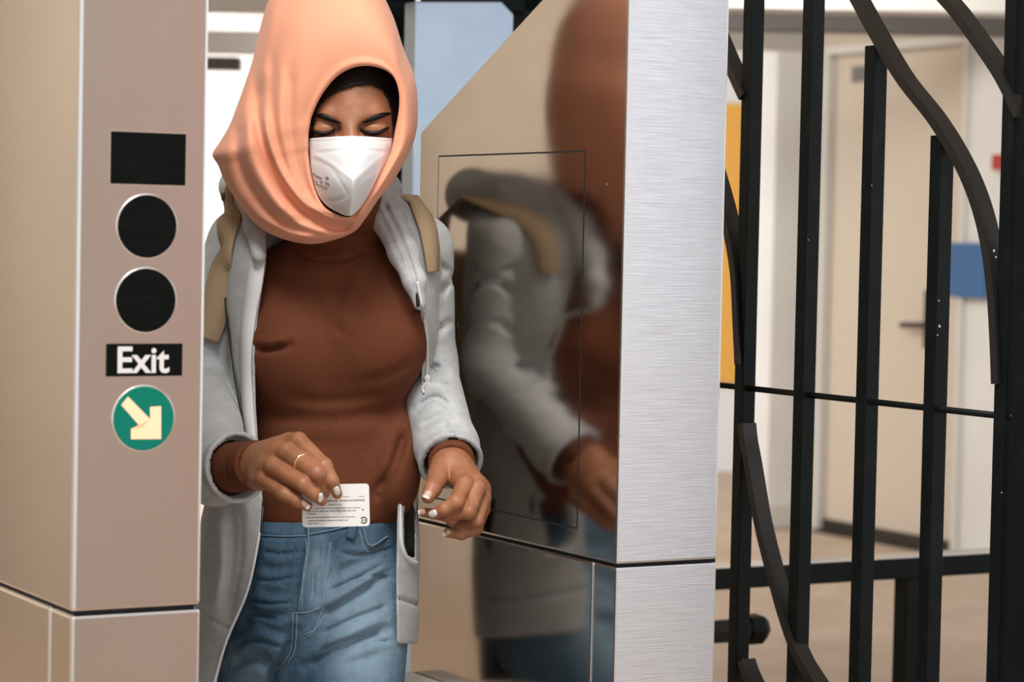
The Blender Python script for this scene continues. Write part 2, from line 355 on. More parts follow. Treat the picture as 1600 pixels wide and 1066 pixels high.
# access door on the passage side
p00, p10, p11, p01 = [st(sidept(*q)) for q in ((686, 760), (903, 826), (913, 240), (686, 241))]
ta = p01[0]; tb = (p10[0]+p11[0])/2; za = (p11[1]+p01[1])/2; zb = p10[1]
def side_rect(name, t0, t1_, z0, z1, off0, off1, m, parent, bev=0):
    return link(name, prism(name, [C0+AW*t+UP*z+NS*off0 for t, z in ((t0, z0), (t1_, z0), (t1_, z1), (t0, z1))], NS*(off1-off0), bev), m, parent)
dr = side_rect('access_door', tb+.0012, ta-.0012, zb+.0012, za-.0012, -.001, .0006, [M['steel_side']], root)
for (a, b, c_, d_) in ((tb-.0012, tb+.0012, zb, za), (ta-.0012, ta+.0012, zb, za), (tb, ta, za-.0012, za+.0012), (tb, ta, zb-.0012, zb+.0012)):
    side_rect('door_gap', a, b, c_, d_, -.001, .0003, M['gap'], dr)
lk = sidept(712, 513)
link('lock', lathe('lock', lk, NS, [(.0095, 0), (.0095, .0012), (.0085, .0016), (.0075, .0012), (.0065, .0016)], 24), M['dark_metal'], dr, True)
# pale ledge low on the passage side
lz = onplane(650, 1051, C0, NS)[2]
link('kick_ledge', prism('kick_ledge', [C0+AW*t+UP*z+NS*.0005 for t, z in ((.25, lz-.12), (tr-.01, lz-.12), (tr-.01, lz), (.25, lz))], NS*.05, .004), M['ledge'], root)
# small bright nicks on the steel
for (px, py) in ((948, 288), (900, 250), (770, 412), (970, 682), (785, 1040)):
    link('nick', lathe('nick', sidept(px, py, .0002), NS, [(.0012, 0), (.0008, .0004)], 8), M['steel_rim'], root)

# left cabinet with the exit signals
CL = W(115, 700, 2.86); CL[2] = 0
def lf(px, py, off=0): return onplane(px, py, CL+NF*off, NF)
def ls(px, py, off=0): return onplane(px, py, CL+NS*off, NS)
zsl = onplane(115, 958, CL, np.array([0, -1, 0]))[2]
wL = (lf(314, 942)-CL) @ BW
rootL = empty('turnstile_cabinet', CL, 'left stainless steel exit cabinet with black signal lenses and green arrow', 'turnstile')
LM = [M['steel_left_side'], M['steel_left'], M['steel_rim']]
cabinet_block('upper_housing', CL, [(0, zsl), (1.0, zsl), (1.0, 1.62), (.45, 1.95), (0, 1.95)], wL, LM, rootL, .005)
tl = (ls(78, 950)-CL) @ AW
cabinet_block('base_end_panel', CL, [(0, .02), (tl-.0015, .02), (tl-.0015, zsl-g), (0, zsl-g)], wL, LM, rootL, .004)
cabinet_block('base_side_panel', CL, [(tl+.0015, .02), (1.0, .02), (1.0, zsl-g), (tl+.0015, zsl-g)], wL, LM, rootL, .004)
link('seam_filler', prism('seam_filler', [CL+AW*t+UP*z+BW*.006 for t, z in ((.006, 0), (.994, 0), (.994, zsl+.004), (.006, zsl+.004))], BW*(wL-.012)), M['gap'], rootL)
def lrect(name, px0, py0, px1, py1, off0, off1, m, parent, bev=0):
    a = lf((px0+px1)/2, (py0+py1)/2); hw = abs((lf(px1, (py0+py1)/2)-lf(px0, (py0+py1)/2)) @ BW)/2; hh = abs(lf(px0, py0)[2]-lf(px0, py1)[2])/2
    return link(name, prism(name, [a+BW*x*hw+UP*z*hh+NF*off0 for x, z in ((-1, -1), (1, -1), (1, 1), (-1, 1))], NF*(off1-off0), bev), m, parent), a, hw, hh
d0, *_ = lrect('display_window', 173, 207, 290, 289, 0, .0016, M['black_plate'], rootL)
d1, *_ = lrect('display_bezel', 171.5, 205.5, 291.5, 290.5, 0, .0008, M['steel_rim'], rootL)
d0['label'] = 'blank black display window'
def ldisc(name, px, py, rpx, m, parent, off=.001):
    c_ = lf(px, py); r = abs(lf(px, py-rpx)[2]-lf(px, py+rpx)[2])/2
    b_ = link('lens_rim', lathe('lens_rim', c_, NF, [(r*1.05, 0), (r*1.05, .0006), (r*1.02, .0012)], 56), M['steel_rim'], parent)
    return link(name, lathe(name, c_+NF*.0002, NF, [(r, 0), (r, off), (r*.97, off+.0005)], 56), m, parent), c_, r
ldisc('signal_lens', 229.5, 354, 49, M['black_plate'], rootL)[0]['label'] = 'dark unlit round lens, upper'
ldisc('signal_lens', 227.5, 469.5, 49.5, M['black_plate'], rootL)[0]['label'] = 'dark unlit round lens, lower'
gl, gc, gr = ldisc('arrow_signal', 224, 654, 50, M['green_lens'], rootL); gl['label'] = 'green round lens with glowing arrow'
arrow = [(395, 868), (463, 938), (463, 900), (497, 898), (497, 999), (404, 1000), (404, 968), (437, 966), (374, 894)]
bm = bmesh.new(); vs = [bm.verts.new(tuple(lf(x/1.974, y/1.974+180, .0019))) for x, y in arrow]; f = bm.faces.new(vs)
bmesh.ops.triangulate(bm, faces=[f]); me = bpy.data.meshes.new('arrow'); bm.to_mesh(me); bm.free()
ar = link('arrow', me, M['arrow_lit'], gl); ar['label'] = 'glowing peach arrow pointing down right'
sg, sc_, shw, shh = lrect('exit_plate', 166.5, 537, 284.5, 588, 0, .0016, M['black_plate'], rootL); sg['label'] = 'black plate reading Exit'
tm = textmesh('exit_lettering', 'Exit', 1.0, .02)
xs = [v.co.x for v in tm.vertices]; ys = [v.co.y for v in tm.vertices]
mx = (max(xs)+min(xs))/2; my = (max(ys)+min(ys))/2
tw = abs((lf(265, 560)-lf(184, 560)) @ BW); thh = abs(lf(220, 541)[2]-lf(220, 583)[2])
tm.transform(Matrix.Diagonal((tw/(max(xs)-min(xs)), thh/(max(ys)-min(ys)), .4, 1)) @ Matrix.Translation((-mx, -my, 0)))
place_flat(tm, lf(224.5, 562.5, .0020), BW, UP); link('exit_lettering', tm, M['white_print'], sg)

# ------------------------------------------------------------------ black steel fence on the right
FP = W(1360, 600, 3.60); FP[2] = 0
FD = -AW
def fpt(px, py, off=0): return onplane(px, py, FP+NS*off, NS)
fence = empty('iron_fence', FP, 'black iron fence with square bars and curved scroll bars', 'fence')
a = .0116
def fbar(px, z0, z1, h=a, name='fence_bar', py=600):
    p = fpt(px, py); p[2] = 0
    return link(name, obox(name, p+UP*(z0+z1)/2, FD*h, NS*h, UP*(z1-z0)/2, .0012), M['fence'], fence)
arcC = [(1256, -180), (1300, -90), (1322, -40), (1344, 0), (1372, 51), (1414, 122), (1465, 187), (1505, 253), (1531, 314), (1548, 380), (1558, 456), (1563, 540), (1565, 600)]
arcD = [(1360, -190), (1402, -120), (1440, -60), (1470, -15), (1500, 20), (1541, 76), (1571, 122), (1600, 180)]
arcA = [(1085, -40), (1112, 25), (1138, 86), (1154, 122), (1168, 152)]
arcB = [(1085, 180), (1112, 245), (1133, 314), (1145, 365), (1155, 430), (1159, 507), (1162, 570)]
arcE = [(1167, 662), (1170, 690), (1177, 728), (1191, 811), (1209, 885), (1231, 964), (1253, 1024), (1278, 1066), (1316, 1122), (1354, 1170)]
arcF = [(1166, 1032), (1171, 1048), (1179, 1066), (1200, 1110), (1226, 1155), (1254, 1195)]
for arc in (arcA, arcB, arcC, arcD, arcE, arcF):
    link('scroll_bar', tube('scroll_bar', spline([fpt(x, y, .004) for x, y in arc], 60), 1, ref=NS, flat=(.0068, .0125)), M['scroll'], fence)
zb0 = .06; ztopf = 2.3
fbar(1164, zb0, ztopf); fbar(1257, zb0, ztopf)
fbar(1355.5, zb0, fpt(1366, 72)[2]); fbar(1462, zb0, fpt(1470, 212)[2])
fbar(1573, zb0, ztopf, .0115); fbar(1617, 0, ztopf+.1, .02, 'fence_post'); fbar(1105, 0, ztopf+.1, .014, 'fence_post')
zrod = fpt(1340, 625.5)[2]
pa, pb = fpt(1100, 600), fpt(1617, 600); pa[2] = pb[2] = zrod
link('tie_rod', tube('tie_rod', [pa, (pa+pb)/2, pb], .0045, 12), M['fence'], fence, True)
for zz in (zb0, ztopf):
    qa, qb = pa.copy(), pb.copy(); qa[2] = qb[2] = zz
    link('fence_rail', obox('fence_rail', (qa+qb)/2, (qb-qa)/2, NS*.014, UP*.012, .001), M['fence'], fence)
for (px, py, r) in ((1468, 510, .0022), (1465, 524, .0012), (1467, 470, .0012), (1362, 290, .0011), (1263, 375, .0011), (1565, 770, .001), (1553, 392, .002), (1556, 402, .0015)):
    link('paint_chip', lathe('paint_chip', fpt(px, py, .0106 if px < 1540 else .0166), NS, [(r, 0), (r*.7, .0004)], 7), M['fence_chip'], fence)

# low barrier behind the fence
RB = W(1120, 886, 4.95)
bar = empty('barrier_rail', (RB[0], RB[1], 0), 'low black barrier rail with post, behind the fence', 'barrier')
zr_ = RB[2]-.02
RA = RB-BW*.28; RE = RB+BW*1.1
for q in (RA, RE): q[2] = zr_
link('top_rail', obox('top_rail', (RA+RE)/2, (RE-RA)/2, AW*.03, UP*.021, .004), M['fence'], bar)
link('rail_top_glint', obox('rail_top_glint', (RA+RE)/2+UP*.0225, (RE-RA)/2, AW*.028, UP*.0015), M['steel_rim'], bar)  # bright strip stands for sky reflected on the black rail's top face
for px in (1419, 1066):
    r_ = onplane(px, 950, RB, AW); r_[2] = 0
    link('barrier_post', obox('barrier_post', r_+UP*(zr_-.02)/2, BW*.021, AW*.021, UP*(zr_-.02)/2, .002), M['fence'], bar)
    link('foot_plate', obox('foot_plate', r_+UP*.006, BW*.06, AW*.06, UP*.006, .001), M['fence'], bar)
p = onplane(1066, 985, RB+AW*-.03, AW); q = onplane(1186, 985, RB+AW*-.03, AW); p[2] = q[2] = onplane(1150, 985, RB+AW*-.03, AW)[2]
link('stub_arm', tube('stub_arm', [p, (p+q)/2, q], .025, 6), M['scroll'], bar)
link('arm_cap', lathe('arm_cap', q, BW, [(.031, -.03), (.031, .0), (.02, .014)], 6), M['fence'], bar)

# dark gate frame and blue-grey cabinet end behind the woman
pc = W(615, 150, 4.9); pc[2] = 0
gate = empty('gate_frame', pc, 'dark gate frame post and header behind the scarf', 'gate')
link('gate_post', obox('gate_post', pc+UP*1.2, BW*.045, AW*.03, UP*1.2, .004), M['dark_frame'], gate)
zh = W(600, 8, 4.9)[2]
hb = pc-BW*.28; he = pc+BW*.42
for q in (hb, he): q[2] = zh+.11
link('gate_header', obox('gate_header', (hb+he)/2, (he-hb)/2, AW*.03, UP*.11, .004), M['dark_frame'], gate)
for px in (815, ):
    r_ = onplane(px, 30, pc, AW); r_[2] = 0
    link('gate_post', obox('gate_post', r_+UP*1.2+BW*.03, BW*.045, AW*.03, UP*1.2, .004), M['dark_frame'], gate)
edge = onplane(643, 150, pc-AW*.02, AW); edge[2] = 0
link('gate_strip', obox('gate_strip', edge+UP*.95, BW*.006, AW*.02, UP*.95, .001), M['steel_left'], gate)
def bp(px, py): return onplane(px, py, pc-AW*.13, AW)
bc = bp(720, 300); bc[2] = 0
panel = [bp(649, 60), bp(649, 2), bp(784, 2), bp(803, 22), bp(803, 60)]
gate_gap = 1
pl = [np.array([panel[0][0], panel[0][1], 0])] + panel[1:4] + [np.array([panel[4][0], panel[4][1], 0])]
o = link('steel_cabinet', prism('steel_cabinet', pl, AW*.045, .003), M['blue_steel']); tag(o, 'blue-grey steel cabinet end with clipped corner behind the right turnstile', 'cabinet')

# ================================================================== the woman: implicit surfaces, meshed
def nrm(a): return np.sqrt(np.einsum('ij,ij->i', a, a))
def rc(Q, a, b, ra, rb):
    a = np.asarray(a, np.float32); b = np.asarray(b, np.float32); ab = b-a; t = np.clip(((Q-a) @ ab)/max(ab @ ab, 1e-12), 0, 1)
    return nrm(Q-a-t[:, None]*ab)-(ra+(rb-ra)*t)
def ell(Q, c, r, R=None):
    p = Q-np.asarray(c, np.float32)
    if R is not None: p = p @ np.asarray(R, np.float32)
    r = np.asarray(r, np.float32); k0 = nrm(p/r); k1 = nrm(p/(r*r)); return k0*(k0-1)/np.maximum(k1, 1e-6)
def smin(a, b, k): h = np.clip(.5+.5*(b-a)/k, 0, 1); return b*(1-h)+a*h-k*h*(1-h)
def smax(a, b, k): return -smin(-a, -b, k)
def pix(Q): d = -Q[:, 2]; return CX+FPX*Q[:, 0]/d, CY-FPX*Q[:, 1]/d, d
def linedist(px, py, poly):
    P = np.asarray(poly, np.float32); best = np.full(px.shape, 1e9, np.float32)
    for (x0, y0), (x1, y1) in zip(P[:-1], P[1:]):
        dx, dy = x1-x0, y1-y0; t = np.clip(((px-x0)*dx+(py-y0)*dy)/(dx*dx+dy*dy+1e-9), 0, 1)
        best = np.minimum(best, (px-x0-t*dx)**2+(py-y0-t*dy)**2)
    return np.sqrt(best)
def smoothline(poly, n=16): return spline(poly, n)
def grooves(Q, lines, dmax=9):
    """sum of creases: (polyline px, depth m, half width px); negative depth = ridge"""
    px, py, d = pix(Q); s = np.zeros(len(Q), np.float32)
    for (poly, amp, wd) in lines:
        poly = np.asarray(poly, float); lo = poly.min(0)-3*wd; hi = poly.max(0)+3*wd
        m = (px > lo[0]) & (px < hi[0]) & (py > lo[1]) & (py < hi[1]) & (d < dmax)
        if not m.any(): continue
        pl = smoothline(poly, 4*len(poly)); x, y = px[m], py[m]
        dd = linedist(x, y, pl)
        e0 = np.hypot(x-pl[0][0], y-pl[0][1]); e1 = np.hypot(x-pl[-1][0], y-pl[-1][1])
        fade = np.clip(np.minimum(e0, e1)/(2.2*wd), 0, 1)
        s[m] += amp*np.exp(-(dd/wd)**2)*(.25+.75*fade)
    return s
def polysd(px, py, poly):
    P = np.asarray(poly, np.float32); n = len(P); best = np.full(px.shape, 1e9, np.float32); ins = np.zeros(px.shape, bool)
    for i in range(n):
        x0, y0 = P[i]; x1, y1 = P[(i+1) % n]; dx, dy = x1-x0, y1-y0
        t = np.clip(((px-x0)*dx+(py-y0)*dy)/(dx*dx+dy*dy+1e-9), 0, 1)
        best = np.minimum(best, (px-x0-t*dx)**2+(py-y0-t*dy)**2)
        c = ((y0 > py) != (y1 > py)); ins ^= c & (px < (x1-x0)*(py-y0)/(y1-y0+1e-9)+x0)
    s = np.sqrt(best); return np.where(ins, -s, s)
class Loft:
    """body of elliptical sections: rows (py, centre px, half width px, centre depth, half depth m)"""
    def __init__(s, rows, p=2.25):
        r = np.array([[(CY-y)/FPX*d, (cx-CX)/FPX*d, hw/FPX*d, d, hd] for y, cx, hw, d, hd in rows], float)
        q = spline(r, 240)[::-1]; s.y = q[:, 0].astype(np.float32); s.q = q.astype(np.float32); s.p = p
    def __call__(s, Q):
        y = Q[:, 1]; cx, hw, d, hd = [np.interp(y, s.y, s.q[:, k]).astype(np.float32) for k in (1, 2, 3, 4)]
        x = np.abs((Q[:, 0]-cx)/hw); z = np.abs((-Q[:, 2]-d)/hd)
        k = (x**s.p+z**s.p)**(1/s.p); core = (k-1)*np.minimum(hw, hd)*.95
        return np.maximum(core, np.maximum(y-s.y[-1], s.y[0]-y))
def mesh_sdf(f, lo, hi, h, newton=2):
    """sparse surface nets in the camera frame -> world verts, quads"""
    lo = np.asarray(lo, float); hi = np.asarray(hi, float); B = 8
    nb = np.ceil((hi-lo)/(h*B)).astype(int); n = nb*B+1
    cc = np.stack(np.meshgrid(*[np.arange(k) for k in nb], indexing='ij'), -1).reshape(-1, 3)
    cen = (lo+(cc+.5)*B*h).astype(np.float32); dc = f(cen)
    act = np.abs(dc) < B*h*1.25
    F = np.full(n, 1.0, np.float32)
    off = np.stack(np.meshgrid(*[np.arange(B+1)]*3, indexing='ij'), -1).reshape(-1, 3)
    for (c, s_) in ((cc[~act], np.sign(dc[~act])),):
        for q, sg_ in zip(c[s_ < 0], s_[s_ < 0]): F[q[0]*B:q[0]*B+B+1, q[1]*B:q[1]*B+B+1, q[2]*B:q[2]*B+B+1] = -1
    A = cc[act]
    for i in range(0, len(A), 700):
        ix = (A[i:i+700, None, :]*B+off[None]).reshape(-1, 3); F[ix[:, 0], ix[:, 1], ix[:, 2]] = f((lo+ix*h).astype(np.float32))
    S = F < 0
    m = np.zeros(np.array(S.shape)-1, np.int8)
    for dx in (0, 1):
        for dy in (0, 1):
            for dz in (0, 1): m += S[dx:S.shape[0]-1+dx, dy:S.shape[1]-1+dy, dz:S.shape[2]-1+dz]
    cell = np.argwhere((m > 0) & (m < 8)); idx = np.full(m.shape, -1, np.int32); idx[tuple(cell.T)] = np.arange(len(cell))
    acc = np.zeros((len(cell), 3)); cnt = np.zeros(len(cell))
    cor = np.array([[i >> 2 & 1, i >> 1 & 1, i & 1] for i in range(8)])
    val = [F[tuple((cell+c).T)] for c in cor]
    for i in range(8):
        for j in range(i+1, 8):
            if np.abs(cor[i]-cor[j]).sum() != 1: continue
            a, b = val[i], val[j]; x = (a < 0) != (b < 0); t = np.where(x, a/np.where(a-b == 0, 1, a-b), 0)
            acc += np.where(x[:, None], cor[i]+(cor[j]-cor[i])*t[:, None], 0); cnt += x
    V = lo+(cell+acc/cnt[:, None])*h
    quads = []
    for ax in range(3):
        sl0 = [slice(None)]*3; sl1 = [slice(None)]*3; sl0[ax] = slice(0, -1); sl1[ax] = slice(1, None)
        s0, s1 = S[tuple(sl0)], S[tuple(sl1)]; e = np.argwhere(s0 != s1)
        u, v = (ax+1) % 3, (ax+2) % 3; e = e[(e[:, u] > 0) & (e[:, v] > 0) & (e[:, u] < m.shape[u]) & (e[:, v] < m.shape[v])]
        def g_(du, dv):
            q = e.copy(); q[:, u] -= du; q[:, v] -= dv; return idx[tuple(q.T)]
        q = np.stack([g_(1, 1), g_(0, 1), g_(0, 0), g_(1, 0)], 1); fl = ~s0[tuple(e.T)]
        q[fl] = q[fl][:, ::-1]; quads.append(q)
    Qd = np.concatenate(quads); Qd = Qd[(Qd >= 0).all(1)]
    for _ in range(newton):
        v = V.astype(np.float32); e = h*.35; d = f(v); gr = np.stack([(f(v+np.eye(3, dtype=np.float32)[k]*e)-f(v-np.eye(3, dtype=np.float32)[k]*e))/(2*e) for k in range(3)], 1)
        st_ = d[:, None]*gr/np.maximum((gr*gr).sum(1), .25)[:, None]; L_ = nrm(st_)[:, None]; V = V-st_*np.minimum(1, .6*h/np.maximum(L_, 1e-9))
    return toW(V), Qd
def hits(f, pts, d0=3.0, d1=4.2, off=0):
    """camera rays through pixels -> first surface points (camera frame) and outward normals"""
    pts = np.asarray(pts, float); n = len(pts); d = np.full(n, d0); live = np.ones(n, bool)
    D = np.stack([(pts[:, 0]-CX)/FPX, -(pts[:, 1]-CY)/FPX, -np.ones(n)], 1)
    for _ in range(300):
        i = np.where(live)[0]
        if not len(i): break
        v = f((D[i]*d[i, None]).astype(np.float32))-off; done = (v < .0004) | (d[i] > d1)
        d[i] += np.where(done, 0, np.maximum(v*.6, .0006)); live[i[done]] = False
    P_ = D*d[:, None]; q = P_.astype(np.float32); e = .003; E = np.eye(3, dtype=np.float32)*e
    N_ = np.stack([f(q+E[k])-f(q-E[k]) for k in range(3)], 1).astype(float); N_ /= np.linalg.norm(N_, axis=1)[:, None]+1e-9
    return P_, N_
def hit(f, px, py, d0=3.0, d1=4.2, off=0):
    P_, N_ = hits(f, [(px, py)], d0, d1, off); return P_[0], N_[0]
def surf_tube(name, f, pts, r, n=30, off=.001, sides=7, m=None, parent=None, d0=3.0):
    P_ = toW(hits(f, spline(pts, n), d0, off=off)[0]); P_[1:-1] = (P_[:-2]+2*P_[1:-1]+P_[2:])/4
    return link(name, tube(name, P_, r, sides), m, parent, True)
def ribbon(name, P_, N_, half, th, m, parent):
    """strip of webbing along world points P_ with surface normals N_"""
    P_ = np.asarray(P_); N_ = np.asarray(N_); t = np.gradient(P_, axis=0); t /= np.linalg.norm(t, axis=1)[:, None]
    u = np.cross(t, N_); u /= np.linalg.norm(u, axis=1)[:, None]; half = np.broadcast_to(half, len(P_))
    V = []; prof = [(-1, 0), (-.97, 1), (0, 1.15), (.97, 1), (1, 0), (0, -.4)]; s = len(prof)
    for i in range(len(P_)):
        for a_, b_ in prof: V.append(P_[i]+u[i]*a_*half[i]+N_[i]*b_*th)
    F = [[i*s+k, i*s+(k+1) % s, (i+1)*s+(k+1) % s, (i+1)*s+k] for i in range(len(P_)-1) for k in range(s)] + [list(range(s))[::-1], [(len(P_)-1)*s+k for k in range(s)]]
    me = pym(name, V, F); bm = bmesh.new(); bm.from_mesh(me); bmesh.ops.recalc_face_normals(bm, faces=bm.faces); bm.to_mesh(me); bm.free()
    return link(name, me, m, parent, True)

# ---------------------------------------------------------------- head and hands (skin)
HS = -.065                                 # the head leans towards the camera
def JH(x, y, d): return J(x, y, d+HS)
HC = JH(551, 158, 3.632)
tilt = math.radians(-16)
HR = np.array(Matrix.Rotation(math.radians(-5), 3, 'Z') @ Matrix.Rotation(math.radians(8), 3, 'Y') @ Matrix.Rotation(-tilt, 3, 'X'))
def f_head(Q):
    d = ell(Q, HC, (.073, .098, .094), HR)
    d = smin(d, ell(Q, JH(550, 235, 3.600), (.060, .088, .066), HR), .03)
    d = smin(d, rc(Q, J(547, 306, 3.605), J(532, 380, 3.70), .038, .042), .02)
    for s, x0, x1, x2 in ((-1, 533, 513, 496), (1, 566, 585, 606)):
        d = smin(d, rc(Q, JH(x0, 188, 3.548), JH(x1, 181, 3.553), .009, .009), .014)
        d = smin(d, rc(Q, JH(x1, 181, 3.553), JH(x2, 180, 3.578), .009, .006), .014)
    d = smin(d, rc(Q, JH(550, 190, 3.545), JH(551, 262, 3.512), .0065, .015), .014)
    for ex, ed in ((508, 3.551), (585, 3.549)):
        d = smax(d, -(ell(Q, JH(ex, 203, ed-.012), (.021, .012, .016))), .012)
        d = smin(d, ell(Q, JH(ex, 201, ed+.0035), (.0165, .0125, .0135)), .004)
    px, py, _ = pix(Q)
    d = d+grooves(Q, [([(492, 197), (507, 192.5), (524, 197)], .0014, 1.8), ([(566, 197), (584, 192), (602, 196)], .0014, 1.8)], 3.58+HS)
    return d

def hand_sdf(spec):
    prims = []
    for ch in spec['fingers']:
        js = [J(*j) for j in ch['j']]; prims.append((js, ch['r']))
    palm = [(J(*a_), J(*b_), ra, rb) for a_, b_, ra, rb in spec['palm']]
    def f(Q):
        d = None
        for a_, b_, ra, rb in palm:
            e = rc(Q, a_, b_, ra, rb); d = e if d is None else smin(d, e, .012)
        for js, rs in prims:
            e = None
            for i in range(len(js)-1):
                q = rc(Q, js[i], js[i+1], rs[i], rs[i+1]); e = q if e is None else smin(e, q, .0035)
            d = smin(d, e, .0032)
        if spec.get('lines'): d = d+grooves(Q, spec['lines'])
        return d
    return f
R_HAND = dict(
    palm=[((352, 732, 3.405), (398, 728, 3.345), .026, .0235), ((398, 722, 3.345), (452, 692, 3.285), .023, .0135), ((400, 726, 3.345), (434, 708, 3.280), .022, .0150),
          ((402, 734, 3.345), (418, 728, 3.283), .021, .0150), ((402, 742, 3.345), (408, 748, 3.292), .019, .0140), ((430, 712, 3.30), (412, 740, 3.305), .016, .015),
          ((400, 735, 3.35), (440, 735, 3.335), .018, .013)],
    fingers=[dict(j=[(452, 692, 3.285), (466, 690, 3.268), (507, 728, 3.232), (519, 752, 3.228), (527, 772, 3.236)], r=[.0120, .0120, .0098, .0084, .0066]),
             dict(j=[(434, 708, 3.280), (448, 707, 3.262), (496, 740, 3.222), (505, 760, 3.236), (508, 776, 3.262)], r=[.0125, .0125, .0112, .0090, .0066]),
             dict(j=[(418, 728, 3.283), (428, 729, 3.264), (474, 757, 3.222), (491, 772, 3.224), (503, 783, 3.234)], r=[.0122, .0120, .0100, .0086, .0066]),
             dict(j=[(408, 748, 3.292), (414, 749, 3.276), (444, 772, 3.240), (463, 783, 3.232), (480, 791, 3.236)], r=[.0115, .0112, .0090, .0080, .0064]),
             dict(j=[(420, 745, 3.330), (450, 765, 3.318), (485, 782, 3.285), (505, 785, 3.268)], r=[.016, .0125, .0105, .008])],
    lines=[([(455, 700), (466, 708), (472, 716)], .0012, 3), ([(432, 722), (445, 733), (455, 740)], .0012, 3), ([(418, 745), (428, 754), (436, 760)], .0012, 3)])
L_HAND = dict(
    palm=[((704, 700, 3.60), (706, 728, 3.545), .027, .024), ((706, 728, 3.545), (722, 752, 3.505), .023, .0145), ((712, 730, 3.55), (742, 756, 3.512), .021, .0145),
          ((716, 735, 3.555), (751, 768, 3.525), .020, .0138), ((712, 738, 3.56), (753, 783, 3.54), .018, .0125), ((722, 752, 3.51), (748, 764, 3.52), .013, .013),
          ((697, 728, 3.545), (686, 742, 3.525), .019, .0165)],
    fingers=[dict(j=[(720, 748, 3.505), (726, 757, 3.492), (713, 785, 3.462), (694, 796, 3.462), (676, 804, 3.468)], r=[.0135, .0125, .0105, .0086, .0068]),
             dict(j=[(740, 756, 3.512), (745, 764, 3.498), (733, 800, 3.468), (700, 806, 3.478), (662, 801, 3.492)], r=[.0130, .0122, .0100, .0086, .0064]),
             dict(j=[(751, 768, 3.525), (754, 778, 3.512), (744, 814, 3.484), (722, 824, 3.50), (704, 815, 3.525)], r=[.0125, .0116, .0098, .0086, .0070]),
             dict(j=[(753, 783, 3.54), (754, 795, 3.53), (744, 826, 3.502), (721, 835, 3.496), (699, 833, 3.498)], r=[.0115, .0105, .0088, .0078, .0062]),
             dict(j=[(690, 738, 3.525), (684, 748, 3.505), (676, 764, 3.482), (669, 777, 3.472)], r=[.0168, .0140, .0118, .0090])],
    lines=[([(727, 772), (731, 785), (727, 797)], .001, 2.5), ([(741, 778), (744, 795), (740, 808)], .001, 2.5)])
f_rh = hand_sdf(R_HAND); f_lh = hand_sdf(L_HAND)
# slim body under the clothes, down to the feet
def fl(px, d, z):                      # camera-frame point at pixel column px, depth d and height z above the floor
    p = W(px, 900, d); p[2] = z; return toC(p)
KNEE_R, ANK_R = fl(395, 3.70, .46), fl(382, 3.86, .10); KNEE_L, ANK_L = fl(535, 3.50, .46), fl(548, 3.52, .10)
HIP_R, HIP_L = J(432, 925, 3.70), J(548, 925, 3.68)
def f_body(Q):
    d = rc(Q, J(530, 400, 3.695), J(540, 335, 3.64), .038, .034)
    d = smin(d, rc(Q, J(524, 445, 3.705), J(515, 600, 3.69), .058, .07), .02); d = smin(d, rc(Q, J(515, 600, 3.69), J(490, 900, 3.69), .075, .08), .05)
    for a_, b_, ra, rb in ((J(410, 405, 3.71), J(630, 405, 3.71), .034, .034), (J(400, 395, 3.70), J(316, 610, 3.72), .034, .024), (J(316, 610, 3.72), J(352, 732, 3.405), .024, .022),
                           (J(640, 395, 3.70), J(660, 565, 3.725), .034, .022), (J(660, 565, 3.725), J(704, 700, 3.60), .022, .022),
                           (HIP_R, KNEE_R, .06, .045), (KNEE_R, ANK_R, .045, .032), (HIP_L, KNEE_L, .06, .045), (KNEE_L, ANK_L, .045, .032)):
        d = smin(d, rc(Q, a_, b_, ra, rb), .03)
    return d
def around(pts, pad): p = np.array(pts); return p.min(0)-pad, p.max(0)+pad
vs, qs, off_ = [], [], 0
for (f, (lo, hi), h) in ((f_head, around([JH(460, 40, 3.48), J(640, 410, 3.80)], .0), .0026),
                         (f_rh, around([J(352, 660, 3.20), J(545, 800, 3.44)], .012), .0013),
                         (f_lh, around([J(645, 690, 3.43), J(772, 850, 3.63)], .012), .0013),
                         (f_body, around([J(280, 330, 3.35), J(690, 900, 3.9), ANK_R, ANK_L, KNEE_L], .1), .011)):
    v, q = mesh_sdf(f, lo, hi, h, 1); vs.append(v); qs.append(q+off_); off_ += len(v)
person = link('person', fastmesh('person', np.concatenate(vs), np.concatenate(qs)), M['skin'], None, True)
tag(person, 'woman in peach headscarf and white mask walking through the turnstile, holding a fare card', 'person')

# eyebrows and lashes, hair
for pts, rr in (([(494, 181), (503, 181), (513, 184.5), (523, 188), (533, 192)], [.0012, .0036, .0041, .0034, .0014]), ([(566, 191), (576, 187), (588, 183), (599, 179.5), (610, 177)], [.0014, .0037, .0042, .0033, .0011])):
    pl = spline(pts, 24); P_ = toW(hits(f_head, pl, 3.3, off=-.0006)[0]); r_ = spline(np.array(rr)[:, None], 24)[:, 0]
    o = link('eyebrow', tube('eyebrow', P_, r_, 8), M['hair'], person, True)
for pts in ([(487, 203), (494, 207), (504, 209), (514, 207), (523, 203)], [(563, 202), (571, 206.5), (583, 208.5), (595, 206), (607, 199.5)]):
    pl = spline(pts, 22); P_ = toW(hits(f_head, pl, 3.3, off=.0006)[0])
    tt_ = np.linspace(0, 1, 22); r_ = .0032*np.sin(np.pi*np.clip(tt_*.84+.08, 0, 1))**.5
    lash = link('eyelash', tube('eyelash', P_, r_, 8), M['hair'], person, True)
hairpoly = [(486, 240), (489, 190), (498, 166), (512, 152), (530, 142), (556, 134), (580, 133), (596, 140), (606, 154), (611, 172), (614, 200), (615, 240), (590, 330), (510, 330)]
